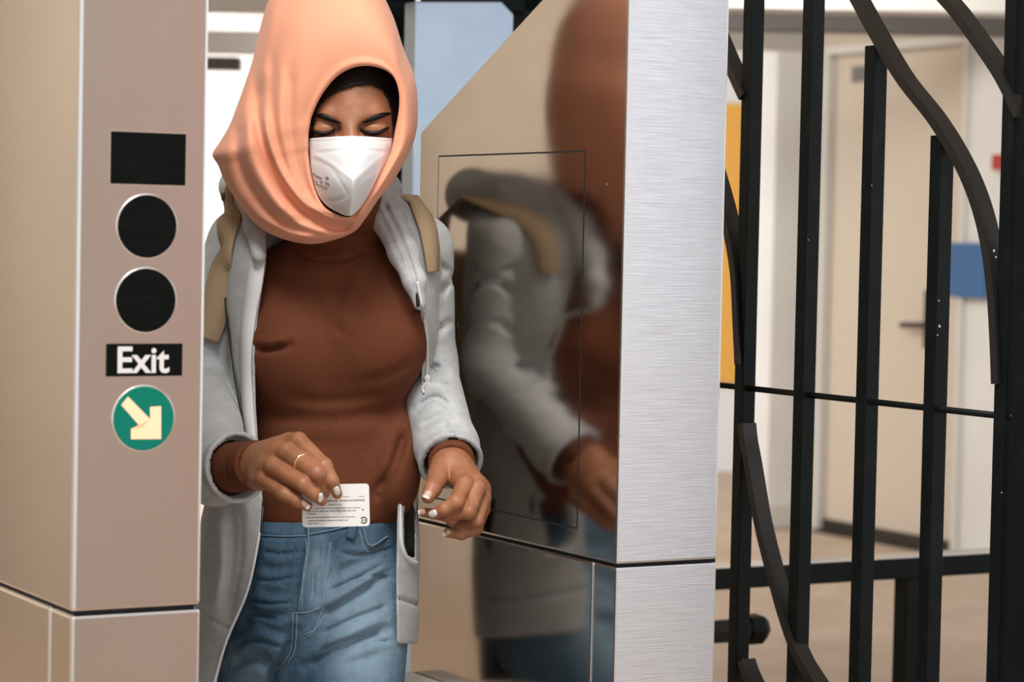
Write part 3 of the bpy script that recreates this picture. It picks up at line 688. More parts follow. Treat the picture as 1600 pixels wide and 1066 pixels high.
def f_hair(Q):
    px, py, d_ = pix(Q); dd = f_head(Q)-.004
    dd = np.maximum(dd, -(f_head(Q)+.006)); dd = np.maximum(dd, -polysd(px, py, hairpoly)*3.6/4000); return np.maximum(dd, (py-250)*3.6/4000)
v, q = mesh_sdf(f_hair, *around([JH(455, 30, 3.5), JH(645, 260, 3.75)], .0), .0026, 1)
link('hair', fastmesh('hair', v, q), M['hair'], person, True)

# ---------------------------------------------------------------- face mask
rows = [(214, 483, 549, 613, 3.497, 3.556), (225, 482.5, 550, 613, 3.490, 3.558), (236, 482.5, 551, 611.5, 3.480, 3.56), (260, 484, 552, 605, 3.464, 3.56), (282, 488, 552, 595, 3.454, 3.558),
        (304, 496, 550.5, 581, 3.463, 3.55), (322, 511, 548, 566, 3.478, 3.535), (333, 530, 546, 555, 3.492, 3.515), (337.5, 541, 545.5, 549, 3.499, 3.505)]
RW = spline(rows, 60); NU = 60; uu = np.linspace(-1, 1, NU)
V = []
for (y, l, c_, r_, dc, de) in RW:
    for u_ in uu:
        x = c_+(c_-l)*u_ if u_ < 0 else c_+(r_-c_)*u_
        yy = y+ (4.0*abs(u_)**1.5*max(0, 1-(y-214)/20))-1.5*max(0, 1-(y-214)/12)
        V.append(JH(x, yy, dc+(de-dc)*abs(u_)**1.45))
V = np.array(V, np.float32)
gm = grooves(V, [([(492, 240), (520, 236), (551, 234), (580, 235), (604, 238)], .0016, 2.2), ([(491, 240), (520, 258), (552, 281)], -.0022, 3.0), ([(602, 240), (578, 260), (552, 281)], -.0022, 3.0),
                 ([(486, 250), (500, 253), (517, 262), (528, 278), (541, 300), (539, 308), (525, 314), (502, 316)], .0014, 2.2), ([(592, 262), (572, 276), (560, 288), (557, 305), (562, 312)], .0014, 2.2),
                 ([(488, 222), (520, 220), (551, 218), (608, 221)], .0007, 1.6), ([(552, 283), (550, 305), (546, 333)], -.0012, 2.5)])
V[:, 2] -= gm
n_ = len(RW); Fq = [[i*NU+k, (i+1)*NU+k, (i+1)*NU+k+1, i*NU+k+1] for i in range(n_-1) for k in range(NU-1)]
mk = link('face_mask', pym('face_mask', toW(V), Fq), M['mask'], person, True)
sm = mk.modifiers.new('thickness', 'SOLIDIFY'); sm.thickness = .0016; sm.offset = -1; mk['label'] = 'white folded respirator mask'
def mask_pt(px, py): # nearest mask vertex
    x, y, _ = pix(V); i = np.argmin((x-px)**2+(y-py)**2); return V[i]
for (x0, y0, x1, y1, hh) in ((489, 271, 492, 272, 1.5), (493, 274, 503, 279, 1.1), (509, 277, 514, 279, 1.0), (490, 282, 496, 285, .6), (500, 283, 505, 285.5, .7), (508, 285, 514, 288, .9), (492, 286.5, 500, 290, .4), (501, 290, 512, 294, .5)):
    P_ = []
    for k in np.linspace(0, 1, 5):
        q = mask_pt(x0+(x1-x0)*k, y0+(y1-y0)*k); d_ = -q[2]; P_.append(toW(J(x0+(x1-x0)*k, y0+(y1-y0)*k, d_-.0003)))
    link('mask_print', tube('mask_print', P_, 1, ref=toW(J(500, 280, 3))-toW(J(500, 280, 4)), flat=(hh*.0009, .0003)), M['mask_print'], mk)

# ---------------------------------------------------------------- headscarf: rings from the face opening round the back of the head
#        opening px,py,depth      outer px,py,depth
SC = [(572, 103, 3.512, 540, -62, 3.64), (598, 108, 3.517, 582, -34, 3.63), (615, 121, 3.524, 612, 20, 3.625), (623, 144, 3.532, 630, 74, 3.62), (623, 172, 3.538, 649, 126, 3.615), (617, 205, 3.540, 653, 180, 3.61),
      (611, 236, 3.536, 648, 217, 3.605), (600, 262, 3.528, 636, 246, 3.60), (584, 291, 3.520, 613, 286, 3.59), (567, 317, 3.512, 592, 311, 3.58), (553, 335, 3.506, 569, 344, 3.57), (541, 339, 3.502, 546, 366, 3.57),
      (523, 333, 3.506, 495, 381, 3.57), (507, 323, 3.514, 450, 376, 3.58), (494, 301, 3.524, 408, 357, 3.60), (486, 271, 3.534, 375, 321, 3.63), (482, 241, 3.540, 351, 284, 3.66), (482, 228, 3.540, 341, 259, 3.67), (482, 212, 3.540, 332, 241, 3.68), (484, 197, 3.538, 344, 221, 3.68),
      (488, 180, 3.536, 362, 187, 3.68), (502, 150, 3.528, 391, 105, 3.68), (523, 123, 3.520, 420, 0, 3.68), (546, 108, 3.514, 475, -52, 3.67)]
NU = 220; S_ = spline(SC, NU, True)
vv = list(np.linspace(0, 1, 56))
rings = []
po, pd, qo, qd = S_[:, 0:2], S_[:, 2], S_[:, 3:5], S_[:, 5]
ctr = np.array([551., 215.])
def ring(pxy, d): return np.array([J(x, y, k+HS*(1-.5*(lambda t: t*t*(3-2*t))(min(1, max(0, (y-190)/190))))) for (x, y), k in zip(pxy, d)])
rings.append(ring(ctr+(po-ctr)*1.22, pd+.075)); rings.append(ring(ctr+(po-ctr)*1.12, pd+.045)); rings.append(ring(ctr+(po-ctr)*1.03, pd+.018)); rings.append(ring(ctr+(po-ctr)*1.002, pd+.006))
for v_ in vv:
    e = .55*v_+.45*v_**2                                  # keep more rings near the hem
    xy = po+(qo-po)*e[..., None] if np.ndim(e) else po+(qo-po)*e
    roll = .004*np.exp(-((v_-.06)/.06)**2)
    dep = pd+(qd-pd)*(1-np.sqrt(max(0, 1-(e*.985)**2.2)))*1.0-roll-.012*np.sin(np.pi*e)
    rings.append(ring(xy, dep))
oc = np.array([500., 160.])
for k, (sc_, dd) in enumerate(((.985, .25), (.95, .45), (.88, .66), (.74, .86), (.5, .97), (.2, 1.0))):
    rings.append(ring(oc+(qo-oc)*sc_, qd+(3.752-qd)*dd))
G = np.array(rings, np.float32); nr = len(G); Vf = G.reshape(-1, 3)
folds = [([(404, 130), (402, 180), (412, 232), (436, 288), (470, 328), (520, 352), (556, 350)], .020, 8), ([(372, 190), (372, 250), (398, 305), (440, 345), (500, 366), (550, 358)], .010, 8),
         ([(425, 80), (424, 180), (440, 250), (466, 300), (496, 332)], .006, 8), ([(455, 110), (452, 190), (462, 260), (484, 312)], .005, 8),
         ([(413, 165), (418, 215), (440, 270), (478, 318), (512, 336)], -.010, 10), ([(388, 170), (390, 240), (420, 300), (460, 342), (520, 362)], -.009, 10),
         ([(355, 232), (362, 285), (395, 335), (450, 366), (500, 372)], -.006, 8), ([(345, 262), (365, 302), (405, 345), (440, 365)], .006, 4),
         ([(440, 90), (438, 180), (452, 250), (474, 305)], -.004, 9), ([(418, 10), (404, 70), (397, 130), (390, 180)], .008, 7), ([(432, 10), (418, 70), (412, 130)], -.006, 8),
         ([(648, 150), (640, 210), (620, 255), (590, 300)], -.003, 9), ([(455, 335), (490, 352), (530, 356), (555, 348)], .018, 8)]
gsum = grooves(Vf, folds)
gsum[:4*NU] = 0; gsum[(nr-6)*NU:] = 0
vfac = np.repeat(np.concatenate([np.zeros(4), np.clip(np.array(vv)/.12, 0, 1), np.zeros(6)]), NU)
Vf[:, 2] -= (gsum*vfac).astype(np.float32)
Fq = [[i*NU+k, i*NU+(k+1) % NU, (i+1)*NU+(k+1) % NU, (i+1)*NU+k] for i in range(nr-1) for k in range(NU)]
me = fastmesh('headscarf', np.vstack([toW(Vf)]), Fq)
bm = bmesh.new(); bm.from_mesh(me); be = [e for e in bm.edges if e.is_boundary and all(v.index >= (nr-1)*NU for v in e.verts)]
bmesh.ops.holes_fill(bm, edges=be, sides=0); bmesh.ops.recalc_face_normals(bm, faces=bm.faces); bm.to_mesh(me); bm.free()
hj = link('headscarf', me, M['peach'], person, True); hj['label'] = 'peach headscarf draped in folds'

# ---------------------------------------------------------------- brown top
L_TOP = Loft([(292, 537, 60, 3.605, .066), (342, 532, 63, 3.635, .071), (374, 526, 82, 3.68, .076), (395, 522, 112, 3.69, .084), (430, 522, 134, 3.69, .102), (500, 524, 138, 3.69, .110), (570, 522, 134, 3.69, .108),
              (640, 518, 122, 3.69, .098), (700, 516, 118, 3.69, .096), (760, 512, 121, 3.69, .103), (804, 507, 120, 3.69, .105), (824, 505, 108, 3.69, .092), (850, 504, 96, 3.69, .080)])
SLV_R = [J(322, 690, 3.54), J(345, 733, 3.42), J(402, 727, 3.335)]; SLV_L = [J(686, 655, 3.645), J(702, 700, 3.60), J(706, 727, 3.548)]
top_folds = [([(398, 546), (425, 546), (452, 540)], .010, 6), ([(398, 536), (425, 534), (455, 528)], -.004, 8), ([(452, 388), (478, 420), (500, 450)], .003, 7), ([(572, 396), (556, 440), (540, 480), (532, 520)], -.004, 12),
             ([(460, 400), (500, 450), (524, 505), (534, 525)], -.003, 12), ([(520, 500), (532, 518), (540, 526)], .005, 9), ([(405, 648), (470, 656), (540, 655), (630, 640)], .006, 14), ([(590, 770), (612, 735), (628, 690), (634, 668)], .012, 9),
             ([(455, 384), (478, 401), (505, 408), (540, 406), (573, 391)], .0042, 3), ([(455, 378), (505, 402), (573, 385)], -.0015, 6), ([(420, 700), (480, 690), (560, 700)], .003, 14), ([(560, 600), (610, 585), (650, 560)], .003, 10),
             ([(450, 620), (520, 628), (600, 615)], .003, 10), ([(625, 640), (640, 690), (645, 740)], -.004, 12)]
def sleeve_cut(Q, a_, b_, at, R):
    ax = (b_-a_)/np.linalg.norm(b_-a_); p = Q-at.astype(np.float32); t = p @ ax.astype(np.float32)
    rad = nrm(p-t[:, None]*ax.astype(np.float32)); return np.maximum(np.maximum(-t, rad-R), t-.14)
def f_top_torso(Q):
    d = L_TOP(Q)
    d = smin(d, ell(Q, J(455, 545, 3.625), (.066, .066, .062)), .045); d = smin(d, ell(Q, J(590, 535, 3.622), (.066, .066, .062)), .045)
    d = smin(d, ell(Q, J(616, 742, 3.645), (.037, .060, .055)), .02); d = smin(d, ell(Q, J(624, 690, 3.665), (.034, .05, .055)), .02); d = smin(d, ell(Q, J(470, 765, 3.632), (.075, .030, .043)), .03)
    return d+grooves(Q, top_folds, 3.72)
def f_top(Q):
    d = f_top_torso(Q)
    for S2, rr in ((SLV_R, (.033, .0345, .0315)), (SLV_L, (.031, .0335, .0315))):
        e = smin(rc(Q, S2[0], S2[1], rr[0], rr[1]), rc(Q, S2[1], S2[2], rr[1], rr[2]), .01)
        ax = (S2[2]-S2[1])/np.linalg.norm(S2[2]-S2[1]); t = (Q-S2[2].astype(np.float32)) @ ax.astype(np.float32)
        e = e-.0012*np.exp(-((t+.004)/.006)**2)+.0012*np.exp(-((t+.030)/.004)**2)+.0009*np.sin(t*150)*np.exp(-((t+.07)/.04)**2)
        e = np.maximum(e, -(e+.0075)); e = np.maximum(e, -sleeve_cut(Q, S2[1], S2[2], S2[2], .08)); d = np.minimum(d, e)
    return d
v, q = mesh_sdf(f_top, *around([J(270, 315, 3.5), J(690, 860, 3.82), J(420, 700, 3.28), J(740, 760, 3.5)], .02), .0032, 1)
top = link('long_sleeve_top', fastmesh('long_sleeve_top', v, q), M['brown'], person, True); top['label'] = 'brown long-sleeved top with mock neck'

# ---------------------------------------------------------------- jeans
L_JN = Loft([(807, 506, 118, 3.69, .103), (840, 504, 122, 3.69, .110), (890, 500, 124, 3.69, .116), (940, 494, 130, 3.69, .120), (1000, 488, 134, 3.69, .118), (1050, 486, 134, 3.69, .105), (1090, 486, 124, 3.69, .085)])
jean_folds = [([(482, 812), (483, 850), (476, 890), (473, 930), (472, 955)], -.004, 5), ([(512, 850), (508, 880), (500, 910), (503, 940)], .003, 4), ([(494, 850), (490, 890), (486, 940)], .0025, 4),
              ([(500, 962), (540, 940), (575, 918), (602, 898)], .007, 7), ([(480, 1042), (520, 1020), (560, 1000), (600, 984)], .010, 8), ([(500, 950), (545, 925), (590, 895)], -.004, 8), ([(520, 1005), (560, 985), (605, 965)], -.004, 10),
              ([(370, 985), (400, 975), (440, 990), (462, 985)], .005, 9), ([(380, 950), (420, 962), (455, 960)], .005, 8), ([(360, 1040), (400, 1030), (430, 1046)], .007, 9), ([(455, 985), (452, 1010), (440, 1035), (428, 1050), (424, 1085)], .012, 9),
              ([(520, 900), (560, 880), (600, 865)], .004, 8), ([(400, 880), (430, 890), (468, 885)], .003, 8), ([(400, 920), (435, 930), (465, 925)], .003, 8), ([(405, 838), (440, 840), (476, 839)], .0022, 2), ([(480, 838), (515, 832), (548, 824), (612, 812)], .0022, 2),
              ([(565, 826), (577, 861), (607, 846)], .003, 2.5), ([(540, 1040), (570, 1030), (600, 1022)], .004, 8),
              ([(518, 922), (555, 905), (598, 882)], .0035, 3.5), ([(505, 990), (550, 968), (603, 948)], .004, 4), ([(500, 1018), (530, 1005), (566, 994)], .004, 3.5), ([(560, 905), (585, 900), (612, 905)], .003, 3.5),
              ([(392, 905), (425, 908), (462, 902)], .003, 3.5), ([(385, 938), (420, 944), (458, 942)], .0035, 3.5), ([(375, 968), (405, 962), (436, 972)], .0035, 4), ([(366, 1010), (400, 1002), (440, 1012)], .004, 4), ([(560, 1010), (585, 1004), (610, 1002)], .0035, 3.5),
              ([(530, 862), (560, 868), (606, 858)], .003, 3.5), ([(410, 862), (440, 866), (468, 862)], .0025, 3.5), ([(500, 852), (498, 880), (490, 905), (492, 935)], .003, 3), ([(524, 850), (520, 885), (512, 915)], .003, 3)]
def f_jeans(Q):
    d = L_JN(Q)
    for H, K, A_, r0 in ((HIP_R, KNEE_R, ANK_R, .086), (HIP_L, KNEE_L, ANK_L, .088)):
        e = smin(rc(Q, H, K, r0, .068), rc(Q, K, A_+np.array([0, .03, 0]), .068, .062), .02); d = smin(d, e, .018)
    return d+1.5*grooves(Q, jean_folds, 3.72)
v, q = mesh_sdf(f_jeans, *around([J(360, 800, 3.55), J(612, 1095, 3.82)], .03), .0032, 1)
def f_legs(Q): return np.maximum(f_jeans(Q), Q[:, 1]-J(0, 1092, 3.6)[1])
v2, q2 = mesh_sdf(f_legs, *around([J(330, 1085, 3.55), J(640, 1090, 3.85), ANK_R, ANK_L, KNEE_L, KNEE_R], .09), .009, 0)
q = np.concatenate([q, q2+len(v)]); v = np.concatenate([v, v2])
jeans = link('jeans', fastmesh('jeans', v, q), M['denim'], person, True); jeans['label'] = 'washed blue high-waisted jeans'
for pts in ([(481, 815), (482, 850), (475, 890), (472, 930), (472, 956)], [(458, 958), (457, 990), (455, 1015), (444, 1036), (428, 1050)], [(464, 958), (463, 990), (460, 1018), (450, 1036)], [(458, 958), (480, 957), (500, 950)],
            [(516, 848), (511, 880), (503, 908), (506, 945), (500, 975), (480, 996)], [(502, 956), (492, 982), (476, 992)], [(405, 836), (440, 838), (478, 837)], [(480, 835), (515, 829), (546, 822)],
            [(562, 828), (574, 862), (608, 845)], [(568, 826), (578, 853), (606, 838)], [(478, 842), (479, 880), (470, 925), (468, 955)]):
    surf_tube('stitching', f_jeans, pts, .0009, 26, .0003, 6, M['stitch'], jeans, 3.3)
for pts in ([(551, 815), (550, 828), (546, 842)],):
    hn = list(zip(*hits(f_jeans, spline(pts, 8), 3.3)))
    ribbon('belt_loop', [toW(h_[0]+h_[1]*.003) for h_ in hn], [R3 @ h_[1] for h_ in hn], .0065, .0025, M['denim_dark'], jeans)
# shoes (below the frame)
for A_, kx in ((ANK_R, 0), (ANK_L, 1)):
    aw = toW(A_); fwd = np.array([.25, -.97, 0])
    def f_shoe(Q, aw=aw, fwd=fwd):
        c0 = toC(np.array([aw[0], aw[1], .052])); c1 = toC(np.array([aw[0], aw[1], .046])+fwd*.15)
        d = smin(rc(Q, c0, c1, .048, .040), rc(Q, toC(np.array([aw[0], aw[1], .06])), toC(np.array([aw[0], aw[1], .10])), .045, .045), .03)
        z = (Q @ R3.T.astype(np.float32)+T3.astype(np.float32))[:, 2]; return np.maximum(d, .004-z)
    lo, hi = around([A_, toC(np.array([aw[0], aw[1], .0])), toC(np.array([aw[0], aw[1], .0])+fwd*.2)], .07)
    v, q = mesh_sdf(f_shoe, lo, hi, .006, 1)
    sh = link('shoe', fastmesh('shoe', v, q), M['shoe'], person, True)

# ---------------------------------------------------------------- grey hoodie
L_HD = Loft([(286, 512, 84, 3.735, .078), (312, 513, 118, 3.73, .088), (338, 516, 152, 3.72, .100), (370, 519, 168, 3.705, .116), (430, 520, 168, 3.695, .132), (540, 520, 160, 3.69, .142), (640, 510, 152, 3.69, .140),
             (740, 494, 160, 3.69, .142), (840, 482, 172, 3.69, .148), (940, 476, 179, 3.69, .152), (1000, 472, 180, 3.69, .150), (1100, 468, 176, 3.69, .144)])
opening = [(430, 240), (398, 330), (404, 360), (416, 410), (402, 500), (398, 560), (400, 640), (404, 700), (411, 790), (404, 850), (386, 930), (352, 1010), (326, 1120), (625, 1120), (620, 1010), (619, 900), (620, 840), (621, 790), (624, 755), (640, 730),
           (648, 700), (652, 650), (658, 600), (660, 540), (655, 475), (640, 430), (612, 365), (588, 312), (565, 240)]
HSL_R = [(J(385, 385, 3.705), .058), (J(308, 605, 3.74), .058), (J(336, 733, 3.44), .046), (J(372, 730, 3.39), .046)]
HSL_L = [(J(655, 388, 3.705), .050), (J(662, 572, 3.735), .0465), (J(699, 702, 3.598), .0425), (J(705, 724, 3.572), .0425)]
slv_folds = [([(652, 470), (680, 462), (705, 440)], .005, 6), ([(655, 520), (680, 520), (700, 505)], .005, 6), ([(648, 580), (672, 572), (695, 580)], .007, 6), ([(650, 612), (680, 600), (704, 612)], -.004, 9), ([(650, 640), (680, 622), (706, 640)], .005, 6),
             ([(655, 670), (690, 650), (716, 668)], .004, 7), ([(660, 400), (684, 410), (703, 430)], .004, 6), ([(672, 360), (684, 420), (688, 500)], .004, 7), ([(340, 690), (365, 705), (380, 730)], .003, 8), ([(668, 700), (690, 678), (722, 690)], -.003, 7)]
pan_folds = [([(344, 560), (350, 640), (346, 690)], .004, 9), ([(338, 800), (345, 860), (340, 930), (336, 955)], -.008, 14), ([(365, 800), (362, 880), (352, 960)], .006, 10), ([(318, 960), (340, 973), (364, 984)], .004, 3), ([(378, 800), (376, 880), (360, 960)], .003, 5),
             ([(618, 934), (640, 941), (657, 946)], .004, 3), ([(640, 350), (655, 400), (660, 450)], .004, 7)]
def f_sleeves(Q):
    d = None
    for S2, at in ((HSL_R, 0), (HSL_L, 1)):
        e = None
        for (p0, r0), (p1, r1) in zip(S2[:-1], S2[1:]):
            x = rc(Q, p0, p1, r0, r1); e = x if e is None else smin(e, x, .018)
        p1, r1 = S2[-1]; p0 = S2[-2][0]; ax = (p1-p0)/np.linalg.norm(p1-p0); t = (Q-p1.astype(np.float32)) @ ax.astype(np.float32)
        near = nrm(Q-p1.astype(np.float32)) < .12
        e = e-np.where(near, .0022*np.exp(-((t+.003)/.006)**2)-.002*np.exp(-((t+.022)/.006)**2), 0).astype(np.float32)
        e = e+1.6*grooves(Q, slv_folds, 3.78)
        e = np.maximum(e, -(e+.0065)); e = np.maximum(e, -sleeve_cut(Q, p0, p1, p1, .085))
        d = e if d is None else np.minimum(d, e)
    return d
pocket = [(631, 800), (631, 850), (637, 868), (648, 874), (648, 820), (645, 775), (640, 770)]
def f_panel(Q):
    d = L_HD(Q)+grooves(Q, pan_folds, 3.8)+.0018*np.sin(Q[:, 0]*70+Q[:, 1]*25)*np.sin(Q[:, 1]*31+1)
    px, py, dd = pix(Q); k = dd/4000
    s = np.maximum(d, -(d+.0065))
    cut = np.maximum(polysd(px, py, opening)*k, dd-3.74)
    s = smax(s, -cut, .003)
    s = np.maximum(s, -np.maximum(polysd(px, py, pocket)*k, dd-3.80))
    s = np.maximum(s, -np.maximum(np.maximum((560-px)*k, (1006-py)*k), -1))
    s = np.maximum(s, -(np.maximum(rc(Q, J(524, 250, 3.70), J(524, 335, 3.72), .068, .075), dd-3.80)))
    return s
lap = [(J(586, 306, 3.66), .017), (J(606, 345, 3.615), .021), (J(630, 395, 3.578), .020), (J(648, 440, 3.562), .015), (J(656, 475, 3.560), .009)]
lapl = [(J(392, 318, 3.66), .016), (J(398, 352, 3.62), .015), (J(405, 400, 3.575), .010)]
hoodback = [(J(392, 318, 3.66), .016), (J(372, 292, 3.74), .026), (J(440, 300, 3.83), .04), (J(560, 300, 3.83), .04), (J(600, 296, 3.74), .024), (J(586, 306, 3.66), .017)]
def f_hood(Q):
    d = None
    for ch in (lap, lapl, hoodback):
        for (p0, r0), (p1, r1) in zip(ch[:-1], ch[1:]):
            x = rc(Q, p0, p1, r0, r1); d = x if d is None else smin(d, x, .01)
    return d+grooves(Q, [([(600, 318), (622, 362), (642, 415), (652, 455)], .007, 4), ([(592, 330), (612, 372), (634, 420)], .003, 4)], 3.8)
def f_hoodie(Q): return smin(np.minimum(f_panel(Q), f_sleeves(Q)), f_hood(Q), .006)
v, q = mesh_sdf(f_hoodie, *around([J(262, 262, 3.5), J(740, 1100, 3.88), J(400, 690, 3.32), J(740, 800, 3.5)], .02), .0035, 1)
hd = link('hoodie', fastmesh('hoodie', v, q), M['hoodie'], person, True); hd['label'] = 'open light grey zip hoodie'
surf_tube('zipper', f_hoodie, [(352, 455), (356, 490), (364, 560), (374, 620), (384, 672)], .0028, 40, .0002, 8, M['zip'], hd, 3.45)
surf_tube('zipper', f_hoodie, [(409, 792), (403, 846), (386, 924), (353, 1003), (330, 1085)], .0022, 40, .0002, 8, M['lining'], hd, 3.40)
surf_tube('zipper', f_hoodie, [(411, 780), (409, 800), (407, 832)], .0011, 20, .0016, 6, M['zip'], hd, 3.40)
surf_tube('zipper', f_hoodie, [(652, 458), (653, 475), (654, 492)], .0026, 10, .0002, 8, M['zip'], hd, 3.4)
def facing(pts, half, name='facing'):
    hn = list(zip(*hits(f_panel, spline(pts, 40), 3.45)))
    P_ = np.array([toW(h_[0]+h_[1]*.0015) for h_ in hn]); N_ = np.array([R3 @ h_[1] for h_ in hn])
    for _ in range(3): P_[1:-1] = (P_[:-2]+2*P_[1:-1]+P_[2:])/4; N_[1:-1] = (N_[:-2]+2*N_[1:-1]+N_[2:])/4
    return ribbon(name, P_, N_, half, .003, M['lining'], hd)
facing([(396, 356), (404, 410), (391, 490), (386, 560), (389, 630), (395, 690)], np.interp(np.linspace(0, 1, 40), [0, .3, .6, 1], [.006, .014, .012, .008]))
cordp = [(652, 440), (660, 480), (666, 520), (668, 560), (667, 588)]
surf_tube('drawstring', f_hoodie, cordp, .0024, 30, .002, 8, M['cord'], hd, 3.45)
kn = hit(f_hoodie, 667, 594, 3.45, off=.004)[0]
link('cord_knot', lathe('cord_knot', toW(kn)+UP*.008, (0.1, 0, -1), [(.002, 0), (.005, .003), (.0055, .007), (.003, .011), (.005, .014), (.0035, .020)], 12), M['cord'], hd, True)
surf_tube('cord_end', f_hoodie, [(666, 598), (660, 606), (662, 614)], .0016, 10, .002, 6, M['cord'], hd, 3.45)
link('pocket_shade', tube('pocket_shade', [toW(J(639, 765, 3.672)), toW(J(639.5, 800, 3.672)), toW(J(640, 850, 3.676)), toW(J(643, 872, 3.685))], .0125, 12), M['pocket_shade_dark'], hd, True)  # dark tube behind the opening stands for the shade inside it
link('pocket_edge', tube('pocket_edge', toW(hits(f_panel, spline([(626, 788), (626, 806), (627, 845), (632, 866), (642, 877), (651, 880)], 24), 3.5, 3.74)[0]), np.interp(np.arange(24), [0, 8, 23], [.0008, .003, .003]), 8), M['lining'], hd, True)

# ---------------------------------------------------------------- backpack straps and bag
bc_ = W(462, 560, 3.93)
pack = empty('backpack', bc_-UP*.2, 'tan backpack worn by the woman, straps over both shoulders of her hoodie', 'backpack')
def strap(pts, back, half):
    H_, N_ = hits(f_hoodie, spline(pts, 40), 3.4, 4.0); ok = -H_[:, 2] < 3.84; H_, N_ = H_[ok], N_[ok]; nk = len(H_)
    P_ = toW(H_+N_*.0025); N_ = N_ @ R3.T
    for _ in range(6): P_[1:-1] = (P_[:-2]+2*P_[1:-1]+P_[2:])/4; N_[1:-1] = (N_[:-2]+2*N_[1:-1]+N_[2:])/4
    N_ /= np.linalg.norm(N_, axis=1)[:, None]
    bk = np.array([W(*b_) for b_ in back]); n0 = R3 @ np.array([0, 1.0, 0]); n1 = R3 @ np.array([0, .2, -1.0])
    P_ = np.vstack([bk, P_]); N_ = np.vstack([n1]*(len(bk)-1)+[n0]+[N_]) if len(bk) > 1 else np.vstack([n0, N_])
    half = np.concatenate([np.full(len(bk), half[0]), np.interp(np.linspace(0, 1, nk), np.linspace(0, 1, len(half)), half)])
    return ribbon('shoulder_strap', P_, N_, half, .0035, M['strap'], pack)
strap([(358, 296), (361, 330), (359, 380), (350, 430), (338, 480), (322, 530)], [(380, 420, 3.88), (372, 330, 3.86), (364, 286, 3.80)], [.019, .021, .022, .022, .02])
strap([(652, 322), (661, 345), (667, 368), (671, 395), (673, 425)], [(604, 420, 3.87), (612, 340, 3.85), (634, 308, 3.79)], [.019, .019, .018, .014])
def f_bag(Q):
    p = np.abs(Q-J(462, 560, 3.935).astype(np.float32))-np.array([.065, .14, .02], np.float32); return nrm(np.maximum(p, 0))+np.minimum(p.max(1), 0)-.03
v, q = mesh_sdf(f_bag, *around([J(462, 560, 3.935)], .24), .012, 1)
link('bag_body', fastmesh('bag_body', v, q), M['strap'], pack, True)

# ---------------------------------------------------------------- nails and rings
def nail(f, px, py, tipx, tipy, w_, l_, m, tip=None, d0=3.0):
    p, n = hit(f, px, py, d0); dirc = J(tipx, tipy, -p[2])-p; dirc -= n*(dirc @ n); dirc /= np.linalg.norm(dirc); s = np.cross(n, dirc)
    def dome(c0, l, w2, h_):
        V = []; F = []; nu, nv = 10, 16
        for i in range(nu+1):
            a_ = i/nu*math.pi/2
            for k in range(nv):
                th = 2*math.pi*k/nv; cs, sn = math.cos(th), math.sin(th); cs = math.copysign(abs(cs)**.75, cs); sn = math.copysign(abs(sn)**.75, sn)
                V.append(c0+dirc*math.sin(a_)*cs*l+s*math.sin(a_)*sn*w2+n*(math.cos(a_)*h_-.6*h_*(math.sin(a_)*sn)**2))
        for i in range(nu):
            for k in range(nv): F.append([i*nv+k, i*nv+(k+1) % nv, (i+1)*nv+(k+1) % nv, (i+1)*nv+k])
        return pym('fingernail', toW(np.array(V)), F)
    o = link('fingernail', dome(p-n*.0006, l_, w_, .0022), m, person, True)
    if tip: link('nail_tip', dome(p-n*.0006+dirc*l_*.72, l_*.42, w_*.93, .0019), M['nail_tip'], o, True)
nail(f_rh, 526.5, 767, 531, 778, .0044, .0070, M['nail_glitter']); nail(f_rh, 502, 778, 507, 789, .0046, .0066, M['nail_glitter'])
nail(f_rh, 477, 788, 486, 795, .0044, .0068, M['nail'], True)
nail(f_lh, 668, 772, 664, 782, .0058, .0062, M['nail'], True, 3.3); nail(f_lh, 676, 803, 664, 808, .0050, .0068, M['nail_glitter'], None, 3.3)
nail(f_lh, 659, 800, 650, 801, .0044, .0056, M['nail'], True, 3.3); nail(f_lh, 698, 832, 690, 835, .0044, .0060, M['nail'], True, 3.3)
A_, B_ = J(448, 707, 3.262), J(496, 740, 3.222); rcn = A_+(B_-A_)*.50; ax = toW(B_)-toW(A_)
c_ = toW(rcn); ax /= np.linalg.norm(ax); r_ = .0128
me = lathe('finger_ring', c_, ax, [(r_-.001, -.0016), (r_+.0006, -.0014), (r_+.0011, 0), (r_+.0006, .0014), (r_-.001, .0016)], 36)
rg = link('finger_ring', me, M['gold'], person, True); rg['label'] = 'thin gold ring'

# ---------------------------------------------------------------- the fare card in her right hand
K = [W(473, 762, 3.2515), W(573, 755, 3.2515), W(579, 823, 3.2515), W(473.5, 820, 3.2515)]
cc_ = (K[0]+K[1]+K[2]+K[3])/4; rt = ((K[1]-K[0])+(K[2]-K[3])); rt /= np.linalg.norm(rt); nm = R3 @ np.array([0, 0, 1.0]); upv = np.cross(nm, rt); upv /= np.linalg.norm(upv); nm = np.cross(rt, upv)
cw, ch = .0856/2, .054/2
card_root = cc_ 
def cpt(u, v, off=0): return cc_+rt*u*cw+upv*v*ch+nm*off
rad = .0045; out = []
for (sx, sy, a0) in ((1, 1, 0), (-1, 1, 90), (-1, -1, 180), (1, -1, 270)):
    for k in range(5):
        th = math.radians(a0+22.5*k); out.append(cc_+rt*(sx*(cw-rad)+rad*math.cos(th))+upv*(sy*(ch-rad)+rad*math.sin(th))-nm*.0004)
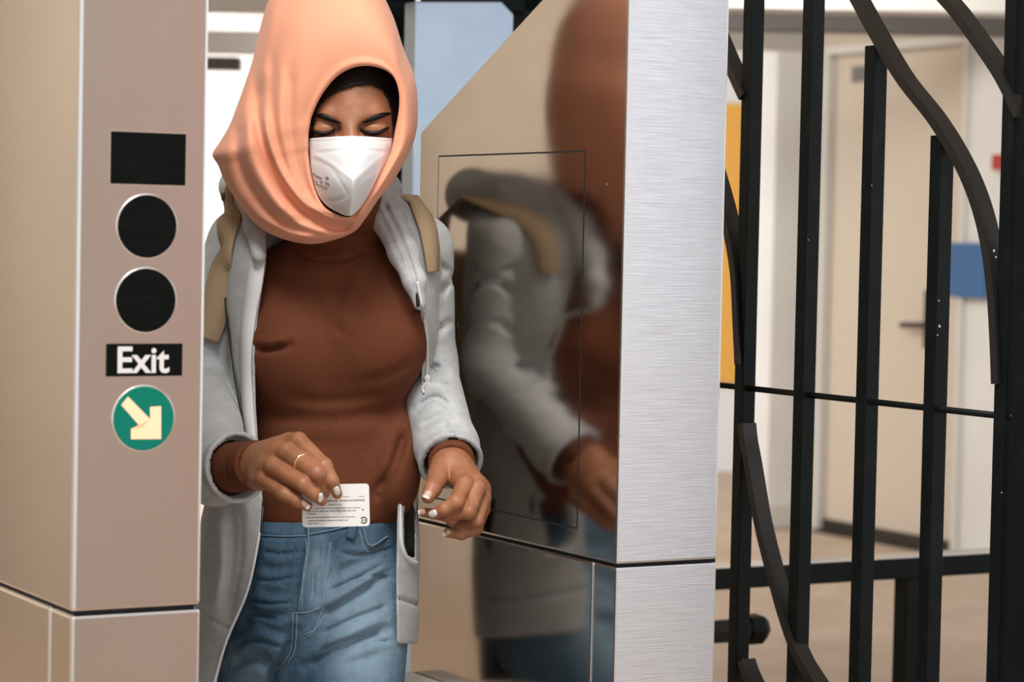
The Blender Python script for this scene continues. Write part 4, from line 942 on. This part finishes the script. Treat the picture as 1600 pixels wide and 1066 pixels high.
card = link('fare_card', prism('fare_card', out, nm*.0008), M['card']); tag(card, 'white fare card printed with emergency instructions, held in the right hand', 'card')
def ctext(name, s_, u0, u1, v, hfrac, bold, m):
    tm = textmesh(name, s_, 1.0, bold, .0002); xs = [q_.co.x for q_ in tm.vertices]; ys = [q_.co.y for q_ in tm.vertices]
    sx = (u1-u0)*cw/(max(xs)-min(xs)); sy = hfrac*ch/(max(ys)-min(ys))
    tm.transform(Matrix.Diagonal((sx, sy, .3, 1)) @ Matrix.Translation((-(max(xs)+min(xs))/2, -(max(ys)+min(ys))/2, 0)))
    place_flat(tm, cpt((u0+u1)/2, v, .00048), rt, upv); return link(name, tm, m, card)
ctext('card_heading', 'Emergency Instructions', -.62, .86, .22, .13, .02, M['ink'])
def cbar(u0, u1, v, h_, m): link('print_line', prism('print_line', [cpt(u0, v-h_, .0004), cpt(u1, v-h_, .0004), cpt(u1, v+h_, .0004), cpt(u0, v+h_, .0004)], nm*.00012), m, card)
rnd = random.Random(2)
def words(u0, u1, v, h_=.022):
    u = u0
    while u < u1-.02:
        l = min(rnd.uniform(.05, .19), u1-u); cbar(u, u+l, v, h_*rnd.uniform(.8, 1.15), M['ink_grey']); u += l+.018
cbar(.20, .42, .40, .014, M['ink_grey']); cbar(.68, .86, .40, .014, M['ink_grey']); words(-.2, .16, .04, .018)
for (a_, b_, v) in ((-.62, .72, -.13), (-.84, .60, -.26), (-.84, -.58, -.38), (-.88, .56, -.55), (-.84, .36, -.70), (-.84, -.54, -.83)): words(a_, b_, v)
link('print_dot', lathe('print_dot', cpt(.80, -.22, .0004), nm, [(.0011, 0), (.0011, .00012)], 14), M['ink'], card)
lc = cpt(.82, -.72, .0004); V = []; F = []
for k in range(25):
    th = math.radians(-150+300*k/24)
    for r_ in (.0030, .0046): V.append(lc+(rt*math.cos(th)+upv*math.sin(th))*r_+nm*.0001)
F = [[2*k, 2*k+1, 2*k+3, 2*k+2] for k in range(24)]
link('round_logo', pym('round_logo', V, F), M['ink'], card)
ctext('logo_letters', 'MTA', .755, .875, -.72, .10, .02, M['ink'])
